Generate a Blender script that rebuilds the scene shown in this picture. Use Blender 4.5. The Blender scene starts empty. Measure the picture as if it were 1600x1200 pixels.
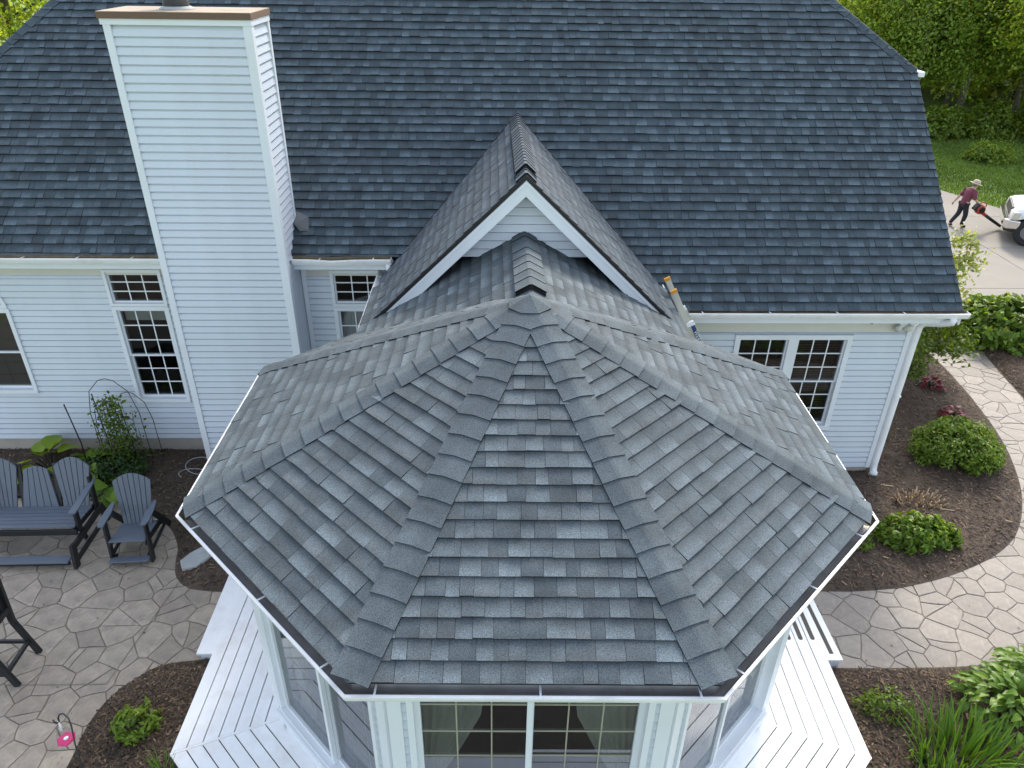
import bpy, bmesh, math, random
import numpy as np
from mathutils import Vector, Matrix, geometry, noise as mnoise
random.seed(7); NP = np.random.RandomState(7)
PI = math.pi; rad = math.radians
scene = bpy.context.scene
COL = scene.collection

# ------------------------------------------------------------------ camera
CAMZ = 7.4
cam_d = bpy.data.cameras.new('camera'); cam = bpy.data.objects.new('camera', cam_d); COL.objects.link(cam)
FPX = 1157.98; YAW, PITCH, ROLL = -0.0316, 0.5321, 0.0153
fwd = Vector((-math.sin(YAW)*math.cos(PITCH), math.cos(YAW)*math.cos(PITCH), -math.sin(PITCH)))
rgt = Vector((math.cos(YAW), math.sin(YAW), 0)); upv = rgt.cross(fwd)
r2 = math.cos(ROLL)*rgt + math.sin(ROLL)*upv; u2 = -math.sin(ROLL)*rgt + math.cos(ROLL)*upv
cam.matrix_world = Matrix(((r2.x, u2.x, -fwd.x, 0), (r2.y, u2.y, -fwd.y, 0), (r2.z, u2.z, -fwd.z, CAMZ), (0, 0, 0, 1)))
cam_d.sensor_width = 36; cam_d.lens = FPX*36/1600; cam_d.clip_end = 2000; cam_d.clip_start = 0.05
scene.camera = cam
def project(p):                     # only used to rank pieces by how large they show
    q = Vector(p) - Vector((0, 0, CAMZ)); d = q.dot(fwd)
    if d < 0.1: return None
    return (800 + FPX*q.dot(r2)/d, 600 - FPX*q.dot(u2)/d, d)

# ------------------------------------------------------------------ light
SUN_EL, SUN_AZ = rad(37), rad(20)
world = bpy.data.worlds.new('World'); scene.world = world; world.use_nodes = True
wn = world.node_tree; bg = wn.nodes['Background']
sky = wn.nodes.new('ShaderNodeTexSky'); sky.sky_type = 'NISHITA'; sky.sun_disc = False
sky.sun_elevation = SUN_EL; sky.sun_rotation = SUN_AZ; sky.air_density = 1.0; sky.dust_density = 2.0; sky.ozone_density = 1.0
hz = wn.nodes.new('ShaderNodeHueSaturation'); hz.inputs['Saturation'].default_value = .58   # thin high haze
wn.links.new(sky.outputs[0], hz.inputs['Color']); wn.links.new(hz.outputs[0], bg.inputs[0]); bg.inputs[1].default_value = 0.15
sund = bpy.data.lights.new('sun', 'SUN'); sund.energy = 1.1; sund.angle = rad(10); sund.color = (1.0, 0.92, 0.80)
sun = bpy.data.objects.new('sun', sund); COL.objects.link(sun)
SD = Vector((math.sin(SUN_AZ)*math.cos(SUN_EL), math.cos(SUN_AZ)*math.cos(SUN_EL), math.sin(SUN_EL)))
sun.rotation_euler = (-SD).to_track_quat('-Z', 'Y').to_euler(); sun.location = (10, 30, 30)
vs = scene.view_settings; vs.view_transform = 'Standard'; vs.look = 'None'; vs.exposure = 1.6; vs.gamma = 1
scene.render.engine = 'CYCLES'

# ------------------------------------------------------------------ materials
def mat(name, color, rough=0.6, spec=0.5, metal=0.0, var=0.0, vscale=8.0, bump=0.0, bscale=40.0, objvar=0.0, tone=False,
        dirt=None, dirt_amt=0.0, dirt_scale=2.0, stretch=None, transl=0.0, coat=0.0):
    m = bpy.data.materials.new(name); m.use_nodes = True
    nt = m.node_tree; n = nt.nodes; L = nt.links; b = n['Principled BSDF']
    b.inputs['Roughness'].default_value = rough; b.inputs['Metallic'].default_value = metal
    b.inputs['Specular IOR Level'].default_value = spec; b.inputs['Coat Weight'].default_value = coat
    tc = n.new('ShaderNodeTexCoord'); vec = tc.outputs['Object']
    if stretch:
        mp = n.new('ShaderNodeMapping'); mp.inputs['Scale'].default_value = stretch
        L.new(vec, mp.inputs[0]); vec = mp.outputs[0]
    rgb = n.new('ShaderNodeRGB'); rgb.outputs[0].default_value = (*color, 1); cur = rgb.outputs[0]
    def mul(fac_out, lo, hi):
        nonlocal cur
        mr = n.new('ShaderNodeMapRange'); mr.inputs[3].default_value = lo; mr.inputs[4].default_value = hi
        L.new(fac_out, mr.inputs[0])
        vm = n.new('ShaderNodeVectorMath'); vm.operation = 'SCALE'
        L.new(cur, vm.inputs[0]); L.new(mr.outputs[0], vm.inputs['Scale']); cur = vm.outputs[0]
    if var:
        nz = n.new('ShaderNodeTexNoise'); nz.inputs['Scale'].default_value = vscale; nz.inputs['Detail'].default_value = 6
        L.new(vec, nz.inputs['Vector']); mul(nz.outputs[0], 1-1.6*var, 1+1.6*var)
    if objvar:
        oi = n.new('ShaderNodeObjectInfo'); mul(oi.outputs['Random'], 1-objvar, 1+objvar)
    if tone:
        at = n.new('ShaderNodeAttribute'); at.attribute_name = 'tone'
        vm = n.new('ShaderNodeMix'); vm.data_type = 'RGBA'; vm.blend_type = 'MULTIPLY'; vm.inputs[0].default_value = 1
        L.new(cur, vm.inputs[6]); L.new(at.outputs['Color'], vm.inputs[7]); cur = vm.outputs[2]
    if dirt:
        nz = n.new('ShaderNodeTexNoise'); nz.inputs['Scale'].default_value = dirt_scale; nz.inputs['Detail'].default_value = 8; nz.inputs['Roughness'].default_value = .65
        L.new(vec, nz.inputs['Vector'])
        mr = n.new('ShaderNodeMapRange'); mr.inputs[1].default_value = .48; mr.inputs[2].default_value = .72; mr.inputs[4].default_value = dirt_amt
        L.new(nz.outputs[0], mr.inputs[0])
        mx = n.new('ShaderNodeMix'); mx.data_type = 'RGBA'; mx.inputs[7].default_value = (*dirt, 1)
        L.new(mr.outputs[0], mx.inputs[0]); L.new(cur, mx.inputs[6]); cur = mx.outputs[2]
    L.new(cur, b.inputs['Base Color'])
    if bump:
        nz = n.new('ShaderNodeTexNoise'); nz.inputs['Scale'].default_value = bscale; nz.inputs['Detail'].default_value = 5
        L.new(vec, nz.inputs['Vector'])
        bp = n.new('ShaderNodeBump'); bp.inputs['Strength'].default_value = bump; bp.inputs['Distance'].default_value = .01
        L.new(nz.outputs[0], bp.inputs['Height']); L.new(bp.outputs[0], b.inputs['Normal'])
    if transl:
        tr = n.new('ShaderNodeBsdfTranslucent'); ms = n.new('ShaderNodeMixShader'); ms.inputs[0].default_value = transl
        g = n.new('ShaderNodeVectorMath'); g.operation = 'MULTIPLY'; g.inputs[1].default_value = (1.5, 1.35, .5)
        L.new(cur, g.inputs[0]); L.new(g.outputs[0], tr.inputs[0])
        L.new(b.outputs[0], ms.inputs[1]); L.new(tr.outputs[0], ms.inputs[2]); L.new(ms.outputs[0], n['Material Output'].inputs[0])
    return m

def shingle_mat(name, dark, light, brown):
    m = bpy.data.materials.new(name); m.use_nodes = True
    nt = m.node_tree; n = nt.nodes; L = nt.links; b = n['Principled BSDF']
    b.inputs['Roughness'].default_value = .88; b.inputs['Specular IOR Level'].default_value = .35
    at = n.new('ShaderNodeAttribute'); at.attribute_name = 'tone'
    geo = n.new('ShaderNodeNewGeometry')
    def rgbmix(f, a, c, blend='MIX', f_val=None):
        mx = n.new('ShaderNodeMix'); mx.data_type = 'RGBA'; mx.blend_type = blend
        if f is not None: L.new(f, mx.inputs[0])
        else: mx.inputs[0].default_value = f_val
        for i, v in ((6, a), (7, c)):
            if isinstance(v, tuple): mx.inputs[i].default_value = (*v, 1)
            else: L.new(v, mx.inputs[i])
        return mx.outputs[2]
    def rng(o, a, c, lo, hi):
        mr = n.new('ShaderNodeMapRange'); mr.inputs[1].default_value = a; mr.inputs[2].default_value = c
        mr.inputs[3].default_value = lo; mr.inputs[4].default_value = hi; L.new(o, mr.inputs[0]); return mr.outputs[0]
    def nz(scale, det=3):
        t = n.new('ShaderNodeTexNoise'); t.inputs['Scale'].default_value = scale; t.inputs['Detail'].default_value = det
        L.new(geo.outputs['Position'], t.inputs['Vector']); return t.outputs[0]
    sep = n.new('ShaderNodeSeparateColor'); L.new(at.outputs['Color'], sep.inputs[0])
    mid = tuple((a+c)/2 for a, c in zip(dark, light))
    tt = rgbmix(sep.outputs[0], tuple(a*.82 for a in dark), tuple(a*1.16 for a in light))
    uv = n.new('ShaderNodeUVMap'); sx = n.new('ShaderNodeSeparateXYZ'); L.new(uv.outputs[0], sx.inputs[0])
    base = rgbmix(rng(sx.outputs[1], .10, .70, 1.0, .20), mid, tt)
    # printed colour blend of the granules: brown flecks, darker band up the tab, deepened to paint shade under courses
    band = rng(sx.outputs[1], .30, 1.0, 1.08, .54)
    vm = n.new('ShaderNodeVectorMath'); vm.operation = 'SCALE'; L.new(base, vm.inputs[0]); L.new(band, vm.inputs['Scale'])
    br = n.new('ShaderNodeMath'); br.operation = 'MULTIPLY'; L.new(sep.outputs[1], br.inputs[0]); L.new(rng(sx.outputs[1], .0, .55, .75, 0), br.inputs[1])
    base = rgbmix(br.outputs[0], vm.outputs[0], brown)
    g1 = rng(nz(150, 1), .3, .7, .55, 1.45)
    g2 = rng(nz(3.5, 6), .3, .7, .74, 1.26)
    mm = n.new('ShaderNodeMath'); mm.operation = 'MULTIPLY'; L.new(g1, mm.inputs[0]); L.new(g2, mm.inputs[1])
    v2 = n.new('ShaderNodeVectorMath'); v2.operation = 'SCALE'; L.new(base, v2.inputs[0]); L.new(mm.outputs[0], v2.inputs['Scale'])
    warm = rgbmix(rng(nz(95, 2), .5, .72, 0, .55), v2.outputs[0], brown)
    edge = rgbmix(sep.outputs[2], warm, (.010, .010, .011))       # cut edges show raw asphalt
    L.new(edge, b.inputs['Base Color'])
    bp = n.new('ShaderNodeBump'); bp.inputs['Strength'].default_value = .5; bp.inputs['Distance'].default_value = .004
    L.new(nz(220, 2), bp.inputs['Height']); L.new(bp.outputs[0], b.inputs['Normal'])
    return m

def glass_mat(name, tint, base_refl):
    m = bpy.data.materials.new(name); m.use_nodes = True
    nt = m.node_tree; n = nt.nodes; L = nt.links; n.remove(n['Principled BSDF'])
    gl = n.new('ShaderNodeBsdfGlossy'); gl.inputs['Roughness'].default_value = .01; gl.inputs['Color'].default_value = (.95, .97, 1, 1)
    tr = n.new('ShaderNodeBsdfTransparent'); tr.inputs[0].default_value = (*tint, 1)
    fr = n.new('ShaderNodeFresnel'); fr.inputs[0].default_value = base_refl
    ge = n.new('ShaderNodeNewGeometry'); mt = n.new('ShaderNodeMath'); mt.operation = 'SUBTRACT'; mt.inputs[0].default_value = 1; L.new(ge.outputs['Backfacing'], mt.inputs[1])
    mf = n.new('ShaderNodeMath'); mf.operation = 'MULTIPLY'; L.new(mt.outputs[0], mf.inputs[0]); L.new(fr.outputs[0], mf.inputs[1])   # reflect at the outer face only
    mx = n.new('ShaderNodeMixShader'); L.new(mf.outputs[0], mx.inputs[0]); L.new(tr.outputs[0], mx.inputs[1]); L.new(gl.outputs[0], mx.inputs[2])
    L.new(mx.outputs[0], n['Material Output'].inputs[0])
    return m

M = {}
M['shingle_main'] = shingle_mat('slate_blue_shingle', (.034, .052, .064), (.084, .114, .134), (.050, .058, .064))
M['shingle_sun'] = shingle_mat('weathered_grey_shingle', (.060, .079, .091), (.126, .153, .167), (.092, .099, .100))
M['underlay'] = mat('dark_underlay', (.02, .022, .026), .9)
M['siding'] = mat('vinyl_siding', (.575, .622, .675), .42, var=.03, vscale=3, bump=.08, bscale=60, dirt=(.44, .46, .46), dirt_amt=.3, dirt_scale=1.3, objvar=.012)
M['trim'] = mat('white_trim', (.72, .75, .78), .4, var=.02, dirt=(.55, .53, .48), dirt_amt=.25)
M['gutter'] = mat('white_gutter', (.82, .82, .82), .3, var=.03, dirt=(.5, .47, .40), dirt_amt=.4, dirt_scale=4)
M['trough'] = mat('grimy_trough', (.30, .29, .28), .42, var=.25, vscale=5, dirt=(.16, .15, .13), dirt_amt=.7, dirt_scale=3, bump=.2, bscale=30)
M['trough_leaf'] = mat('silty_trough', (.17, .14, .09), .8, var=.3, vscale=14, dirt=(.05, .045, .03), dirt_amt=.8, dirt_scale=2)
M['black'] = mat('black_drip_edge', (.010, .010, .011), .5)
M['wood_cap'] = mat('weathered_cap', (.42, .33, .23), .7, var=.15, vscale=12, dirt=(.12, .07, .045), dirt_amt=.8, dirt_scale=3, stretch=(1, 6, 6))
M['wood_edge'] = mat('brown_cap_edge', (.15, .09, .06), .75, var=.2, vscale=14, stretch=(2, 10, 10))
M['foundation'] = mat('foundation_concrete', (.36, .33, .28), .85, var=.12, vscale=5, bump=.2)
M['frieze'] = mat('cream_frieze', (.60, .59, .52), .5, var=.03)
M['glass'] = glass_mat('window_glass', (.66, .69, .69), 1.5)
M['glass_sun'] = glass_mat('sunroom_glass', (.66, .69, .68), 2.3)
M['muntin'] = mat('white_muntin', (.75, .77, .77), .4)
M['muntin_tan'] = mat('tan_muntin', (.33, .31, .235), .5)
M['room'] = mat('room_wall', (.22, .17, .14), .8)
M['curtain'] = mat('curtain_cloth', (.72, .68, .62), .8, var=.1, vscale=6, stretch=(8, 8, .6))
M['curtain_white'] = mat('white_curtain', (.75, .75, .72), .8)
M['blind'] = mat('wood_blind', (.085, .06, .045), .6)
M['deck'] = mat('painted_deck_board', (.87, .87, .86), .45, var=.04, vscale=9, dirt=(.62, .56, .50), dirt_amt=.42, dirt_scale=3.0, objvar=.012, bump=.05, bscale=20, stretch=(1, 1, 1))
M['grip'] = mat('grip_tape', (.10, .09, .075), .9)
M['mortar_r'] = mat('walk_joint', (.18, .157, .13), .85, var=.12, vscale=10)
M['mortar'] = mat('stamped_joint', (.195, .166, .13), .85, var=.12, vscale=10)
M['stone'] = mat('stamped_concrete', (.350, .292, .228), .6, var=.24, vscale=13, dirt=(.19, .165, .14), dirt_amt=.85, dirt_scale=5.5, objvar=.17, bump=.35, bscale=9, spec=.4)
M['stone_r'] = mat('stamped_concrete_walk', (.265, .232, .195), .6, var=.22, vscale=13, dirt=(.19, .168, .145), dirt_amt=.7, dirt_scale=5.0, objvar=.11, bump=.35, bscale=9, spec=.4)
M['slab'] = mat('driveway_concrete', (.245, .22, .185), .8, var=.06, vscale=1.2, dirt=(.34, .32, .29), dirt_amt=.4, dirt_scale=.8, objvar=.03, bump=.1)
M['mulch'] = mat('dark_mulch', (.072, .050, .036), .95, var=.42, vscale=22, dirt=(.10, .080, .055), dirt_amt=.55, dirt_scale=1.1, bump=.9, bscale=45)
M['chips'] = mat('mulch_chip', (.118, .084, .058), .9, tone=True)
M['lawn'] = mat('lawn_grass', (.125, .205, .03), .9, var=.22, vscale=2.2, dirt=(.085, .15, .02), dirt_amt=.5, dirt_scale=.35, bump=.9, bscale=30)
M['blade'] = mat('grass_blade', (.125, .21, .03), .7, tone=True, transl=.3)
M['bark'] = mat('tree_bark', (.12, .10, .08), .9, var=.3, vscale=8, bump=.8, bscale=14, stretch=(1, 1, .25))
for nm, c, t in (('leaf_dark', (.20, .30, .045), .5), ('leaf_mid', (.28, .38, .05), .52), ('leaf_bright', (.39, .46, .052), .52), ('leaf_yellow', (.25, .30, .11), .38),
                 ('leaf_bush', (.135, .225, .022), .32), ('leaf_deep', (.040, .090, .018), .2), ('leaf_hosta', (.27, .36, .035), .25), ('leaf_glossy', (.125, .225, .022), .28), ('leaf_iris', (.10, .205, .03), .28), ('leaf_red', (.13, .012, .02), .15)):
    M[nm] = mat(nm, c, .45, spec=.35, tone=True, transl=t)
for nm in ('leaf_hosta', 'leaf_glossy', 'leaf_iris'):
    pass
M['poly_grey'] = mat('slate_grey_poly_lumber', (.115, .138, .17), .5, var=.05, vscale=10, objvar=.04)
M['poly_black'] = mat('black_poly_lumber', (.014, .015, .017), .45)
M['iron'] = mat('black_iron', (.012, .012, .013), .45)
M['rock'] = mat('flat_grey_rock', (.36, .37, .36), .8, var=.2, vscale=7, bump=.8, bscale=12)
M['alu'] = mat('aluminium', (.62, .62, .60), .35, metal=.7, var=.06)
M['orange'] = mat('orange_plastic', (.65, .30, .03), .5)
M['decal_blue'] = mat('blue_decal', (.02, .05, .17), .4)
M['white'] = mat('white_paint', (.82, .82, .82), .3)
M['truck'] = mat('white_truck_paint', (.80, .81, .82), .18, coat=.6)
M['chrome'] = mat('chrome', (.75, .74, .72), .12, metal=1.0)
M['rubber'] = mat('tyre_rubber', (.02, .02, .021), .8)
M['rim'] = mat('dull_alloy', (.22, .22, .24), .35, metal=.8)
M['lamp_glass'] = mat('headlight_lens', (.55, .50, .42), .35)
M['skin'] = mat('skin', (.50, .30, .21), .55)
M['shirt'] = mat('maroon_shirt', (.16, .038, .06), .85, var=.1, vscale=20)
M['pants'] = mat('navy_trousers', (.016, .018, .026), .85)
M['hat'] = mat('straw_hat', (.55, .44, .30), .8, var=.08)
M['hatband'] = mat('grey_band', (.30, .27, .26), .8)
M['red'] = mat('red_plastic', (.42, .045, .02), .4)
M['pink'] = mat('pink_feeder_base', (.55, .015, .13), .3, coat=.4)
M['clear'] = glass_mat('clear_plastic', (.95, .95, .95), 1.08)
M['twig'] = mat('cut_stems', (.40, .30, .20), .8, objvar=.2, tone=True)
M['flash'] = mat('lead_flashing', (.10, .105, .11), .5, metal=.3)
M['wire'] = mat('grey_wire', (.42, .44, .46), .5)

# ------------------------------------------------------------------ mesh helpers
def link(o, parent=None, base=None):
    COL.objects.link(o)
    if parent is not None:
        o.parent = parent
        b = parent.get('_b')
        if b is not None: o.matrix_parent_inverse = Matrix.Translation(Vector((-b[0], -b[1], -b[2])))
    return o
def tag(o, label=None, cat=None, group=None, kind=None):
    if label: o['label'] = label
    if cat: o['category'] = cat
    if group: o['group'] = group
    if kind: o['kind'] = kind
    return o
BASES = []
def empty(name, loc, label, cat, group=None):
    """an Empty at the thing's base; its parts are given in world coordinates"""
    o = bpy.data.objects.new(name, None); o.location = loc; o.empty_display_size = .2; COL.objects.link(o)
    o['_b'] = loc; BASES.append(o)
    return tag(o, label, cat, group)
class MB:
    def __init__(s): s.v = []; s.f = []; s.uv = {}; s.tone = None
    def add(s, vs, fs):
        k = len(s.v); s.v += [tuple(p) for p in vs]; s.f += [tuple(i+k for i in f) for f in fs]; return s
    def box(s, a, b, mx=None):
        x0, y0, z0 = a; x1, y1, z1 = b
        vs = [Vector(p) for p in ((x0,y0,z0),(x1,y0,z0),(x1,y1,z0),(x0,y1,z0),(x0,y0,z1),(x1,y0,z1),(x1,y1,z1),(x0,y1,z1))]
        if mx is not None: vs = [mx @ p for p in vs]
        return s.add(vs, [(0,3,2,1),(4,5,6,7),(0,1,5,4),(1,2,6,5),(2,3,7,6),(3,0,4,7)])
    def prism(s, poly, d, mx=None):
        """poly: 3D points of a planar outline, d: extrusion vector"""
        p = [Vector(q) for q in poly]; d = Vector(d); n = len(p)
        vs = p + [q+d for q in p]
        if mx is not None: vs = [mx @ q for q in vs]
        fs = [tuple(range(n))[::-1], tuple(range(n, 2*n))] + [(i, (i+1) % n, (i+1) % n+n, i+n) for i in range(n)]
        return s.add(vs, fs)
    def tube(s, pts, r, n=8, cap=True):
        pts = [Vector(p) for p in pts]; rr = r if isinstance(r, (list, tuple)) else [r]*len(pts)
        rings = []; ref = None
        for i, p in enumerate(pts):
            t = (pts[min(i+1, len(pts)-1)] - pts[max(i-1, 0)]).normalized()
            if ref is None: ref = t.orthogonal().normalized()
            ref = (ref - t*ref.dot(t)).normalized(); b = t.cross(ref)
            rings.append([p + rr[i]*(math.cos(2*PI*k/n)*ref + math.sin(2*PI*k/n)*b) for k in range(n)])
        vs = [q for rg in rings for q in rg]; fs = []
        for i in range(len(pts)-1):
            for k in range(n): fs.append((i*n+k, i*n+(k+1) % n, (i+1)*n+(k+1) % n, (i+1)*n+k))
        if cap: fs += [tuple(range(n))[::-1], tuple(range((len(pts)-1)*n, len(pts)*n))]
        return s.add(vs, fs)
    def lathe(s, prof, mx=None, n=24):
        vs = []; fs = []
        for r, z in prof:
            for k in range(n): vs.append(Vector((r*math.cos(2*PI*k/n), r*math.sin(2*PI*k/n), z)))
        if mx is not None: vs = [mx @ q for q in vs]
        for i in range(len(prof)-1):
            for k in range(n): fs.append((i*n+k, i*n+(k+1) % n, (i+1)*n+(k+1) % n, (i+1)*n+k))
        fs += [tuple(range(n))[::-1], tuple(range((len(prof)-1)*n, len(prof)*n))]
        return s.add(vs, fs)
    def mesh(s, name, m, smooth=False):
        me = bpy.data.meshes.new(name); me.from_pydata([tuple(p) for p in s.v], [], s.f)
        if m is not None: me.materials.append(m)
        if smooth: me.polygons.foreach_set('use_smooth', [True]*len(me.polygons))
        me.update(); return me
    def build(s, name, m, parent=None, smooth=False, bevel=0.0, label=None, cat=None, group=None, kind=None):
        if isinstance(m, str): m = M[m]
        o = bpy.data.objects.new(name, s.mesh(name, m, smooth)); link(o, parent)
        if bevel:
            md = o.modifiers.new('bevel', 'BEVEL'); md.width = bevel; md.segments = 2; md.limit_method = 'ANGLE'; md.angle_limit = rad(40)
        return tag(o, label, cat, group, kind)
def inst(name, me, mx, parent=None):
    o = bpy.data.objects.new(name, me); link(o, parent); o.matrix_basis = mx; return o
def frame(O, U, V, N):
    return Matrix(((U[0], V[0], N[0], O[0]), (U[1], V[1], N[1], O[1]), (U[2], V[2], N[2], O[2]), (0, 0, 0, 1)))
def clip(poly, a, b, c):
    """keep a*u+b*v<=c"""
    out = []
    for i in range(len(poly)):
        p, q = poly[i], poly[(i+1) % len(poly)]; dp = a*p[0]+b*p[1]-c; dq = a*q[0]+b*q[1]-c
        if dp <= 0: out.append(p)
        if (dp < 0 < dq) or (dq < 0 < dp):
            t = dp/(dp-dq); out.append((p[0]+t*(q[0]-p[0]), p[1]+t*(q[1]-p[1])))
    return out
def clip_convex(poly, conv):
    """conv counter-clockwise"""
    for i in range(len(conv)):
        if len(poly) < 3: return []
        (x0, y0), (x1, y1) = conv[i], conv[(i+1) % len(conv)]
        a, b = (y1-y0), -(x1-x0); poly = clip(poly, a, b, a*x0+b*y0)
    return poly if len(poly) >= 3 else []
def area(p): return abs(sum(p[i][0]*p[(i+1) % len(p)][1]-p[(i+1) % len(p)][0]*p[i][1] for i in range(len(p))))/2
def inside(pt, poly):
    x, y = pt; c = False; n = len(poly)
    for i in range(n):
        x0, y0 = poly[i]; x1, y1 = poly[(i+1) % n]
        if (y0 > y) != (y1 > y) and x < (x1-x0)*(y-y0)/(y1-y0)+x0: c = not c
    return c
def catmull(pts, k=6, closed=True):
    out = []; n = len(pts)
    for i in range(n if closed else n-1):
        p0, p1, p2, p3 = (pts[(i+j) % n] if closed else pts[min(max(i+j, 0), n-1)] for j in (-1, 0, 1, 2))
        for j in range(k):
            t = j/k
            out.append(tuple(.5*((2*p1[d])+(-p0[d]+p2[d])*t+(2*p0[d]-5*p1[d]+4*p2[d]-p3[d])*t*t+(-p0[d]+3*p1[d]-3*p2[d]+p3[d])*t**3) for d in (0, 1)))
    if not closed: out.append(pts[-1])
    return out
def set_tone(me, cols):
    """cols: one RGB per face"""
    ca = me.color_attributes.new('tone', 'FLOAT_COLOR', 'CORNER')
    arr = np.ones((len(me.loops), 4), dtype=np.float32); ls = np.empty(len(me.polygons), dtype=np.int32); lt = ls.copy()
    me.polygons.foreach_get('loop_start', ls); me.polygons.foreach_get('loop_total', lt)
    arr[:, :3] = np.repeat(np.asarray(cols, dtype=np.float32), lt, axis=0)
    ca.data.foreach_set('color', arr.ravel())

# ------------------------------------------------------------------ shingles
EXPO = .1431
def shingle_field(out, O, U, V, poly, wmin, wmax, seed, teeth=.5, cull=None, v_start=0.0, tones=(.05, .3, .5, .7, .95), ts=(.013, .020)):
    """laminated shingles in courses: every tab its own slab, lying on the tab below"""
    rs = random.Random(seed); U = Vector(U); V = Vector(V); N = U.cross(V); O = Vector(O)
    us = [p[0] for p in poly]; vsx = [p[1] for p in poly]; k = 0; v0 = v_start; E = EXPO; last = .5
    while v0 < max(vsx):
        u = min(us) - rs.random()*wmax
        while u < max(us):
            w = round(rs.uniform(wmin, wmax)/.02)*.02
            t = ts[1] if rs.random() < teeth else ts[0]
            lo_ = [q for q in tones if q <= .5]; hi_ = [q for q in tones if q > .5]
            tn = rs.choice((lo_ if last > .5 else hi_) if rs.random() < .8 else tones); last = tn
            dv = rs.choice((0, 0, -.003, .003))
            rect = [(u+.0012, v0+dv), (u+w-.0012, v0+dv), (u+w-.0012, v0+E*1.25), (u+.0012, v0+E*1.25)]
            pc = clip_convex(rect, poly)
            if pc and area(pc) > .0004:
                cen = O + U*(sum(p[0] for p in pc)/len(pc)) + V*(sum(p[1] for p in pc)/len(pc))
                if cull is None or not cull(cen):
                    full = abs(area(pc)-area(rect)) < 1e-7
                    out.append(dict(O=O, U=U, V=V, N=N, p=pc, v0=v0+dv, u0=u, w=w, t=t, tone=tn, brown=1.0 if rs.random() < .35 else rs.random()*.3, cen=cen, full=full))
            u += w
        v0 += E; k += 1
def tab_geom(p, v0, t):
    H = lambda v: t*max(0, 1-(v-v0)/(EXPO*1.25))
    n = len(p); top = [(a, b, H(b)+.0008) for a, b in p]; bot = [(a, b, -.003) for a, b in p]
    fs = [tuple(range(n))] + [(i, i+n, (i+1) % n+n, (i+1) % n) for i in range(n)]
    return top+bot, fs
SHARED = {}
def shingle_mesh(tabs, name, m):
    v = []; f = []; cols = []; uvs = []
    for T in tabs:
        tv, tf = tab_geom(T['p'], T['v0'], T['t']); k = len(v)
        v += [tuple(T['O']+T['U']*a+T['V']*b+T['N']*c) for a, b, c in tv]
        for ff in tf:
            f.append(tuple(i+k for i in ff)); cols.append((T['tone'], T['brown'], 0 if ff is tf[0] else 1))
            uvs += [(tv[i][0], (tv[i][1]-T['v0'])/EXPO) for i in ff]
    me = bpy.data.meshes.new(name); me.from_pydata(v, [], f); me.materials.append(m)
    set_tone(me, cols); uvl = me.uv_layers.new(name='UVMap'); uvl.data.foreach_set('uv', np.array(uvs, dtype=np.float32).ravel())
    return me
def shown(T):
    q = project(T['cen'])
    if not q or not (-20 < q[0] < 1620 and -20 < q[1] < 1220): return 0
    view = (Vector((0, 0, CAMZ))-T['cen']).normalized()
    return area(T['p'])*max(0, view.dot(T['N']))/q[2]**2
def emit_shingles(tabs, parent, m, limit, rest='shingles'):
    tabs = sorted(tabs, key=shown, reverse=True); tag_n = 0
    for T in tabs[:limit]:
        if T['full']:
            key = (m.name, T['w'], T['t'], T['tone'], round(T['brown']))
            me = SHARED.get(key)
            if me is None:
                w = T['w']; h = EXPO*1.25
                T2 = dict(T, O=Vector(), U=Vector((1,0,0)), V=Vector((0,1,0)), N=Vector((0,0,1)), p=[(.0012,0),(w-.0012,0),(w-.0012,h),(.0012,h)], v0=0)
                me = SHARED[key] = shingle_mesh([T2], 'shingle', m)
            o = T['O']+T['U']*T['u0']+T['V']*T['v0']
            inst('shingle', me, frame(o, T['U'], T['V'], T['N']), parent)
        else:
            inst('shingle', shingle_mesh([T], 'shingle', m), Matrix(), parent)
    if len(tabs) > limit:
        o = bpy.data.objects.new(rest, shingle_mesh(tabs[limit:], rest, m)); link(o, parent); o['kind'] = 'stuff'
def cap_mesh(name, m, w, length, ang, t, bend=.03, tone=.5):
    """a bent cap shingle along +Y: butt at y=0 (raised by t), running up to y=length; ang: drop angle of each wing"""
    xs = [-w, -bend*1.5, -bend*.5, bend*.5, bend*1.5, w]; s = math.tan(ang)
    def zz(x): return -s*max(0, abs(x)-bend*.5)*1.0 if abs(x) > bend*.5 else 0
    v = []; rows = [(0, t), (length*.5, t*.6), (length, .002)]
    for y, h in rows:
        for x in xs: v.append((x*math.cos(ang) if abs(x) == w else x, y, zz(x*math.cos(ang) if abs(x) == w else x)+h))
    n = len(xs); nb = len(v)
    for y, h in rows:
        for x in xs: v.append((x*math.cos(ang) if abs(x) == w else x, y, zz(x*math.cos(ang) if abs(x) == w else x)-.004))
    f = []
    for r in range(2):
        for i in range(n-1): f.append((r*n+i, r*n+i+1, (r+1)*n+i+1, (r+1)*n+i))
    for i in range(n-1): f.append((i, nb+i, nb+i+1, i+1))
    for r in range(2):
        f.append((r*n, (r+1)*n, nb+(r+1)*n, nb+r*n)); f.append((r*n+n-1, nb+r*n+n-1, nb+(r+1)*n+n-1, (r+1)*n+n-1))
    me = bpy.data.meshes.new(name); me.from_pydata(v, [], f); me.materials.append(m)
    set_tone(me, [(tone, .2, 0 if i < 2*(n-1) else 1) for i in range(len(f))]); uvl = me.uv_layers.new(name='UVMap')
    uv = []
    for ff in f:
        for i in ff: uv.append((v[i][0], .45+.35*v[i][1]/length))
    uvl.data.foreach_set('uv', np.array(uv, dtype=np.float32).ravel())
    return me
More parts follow.
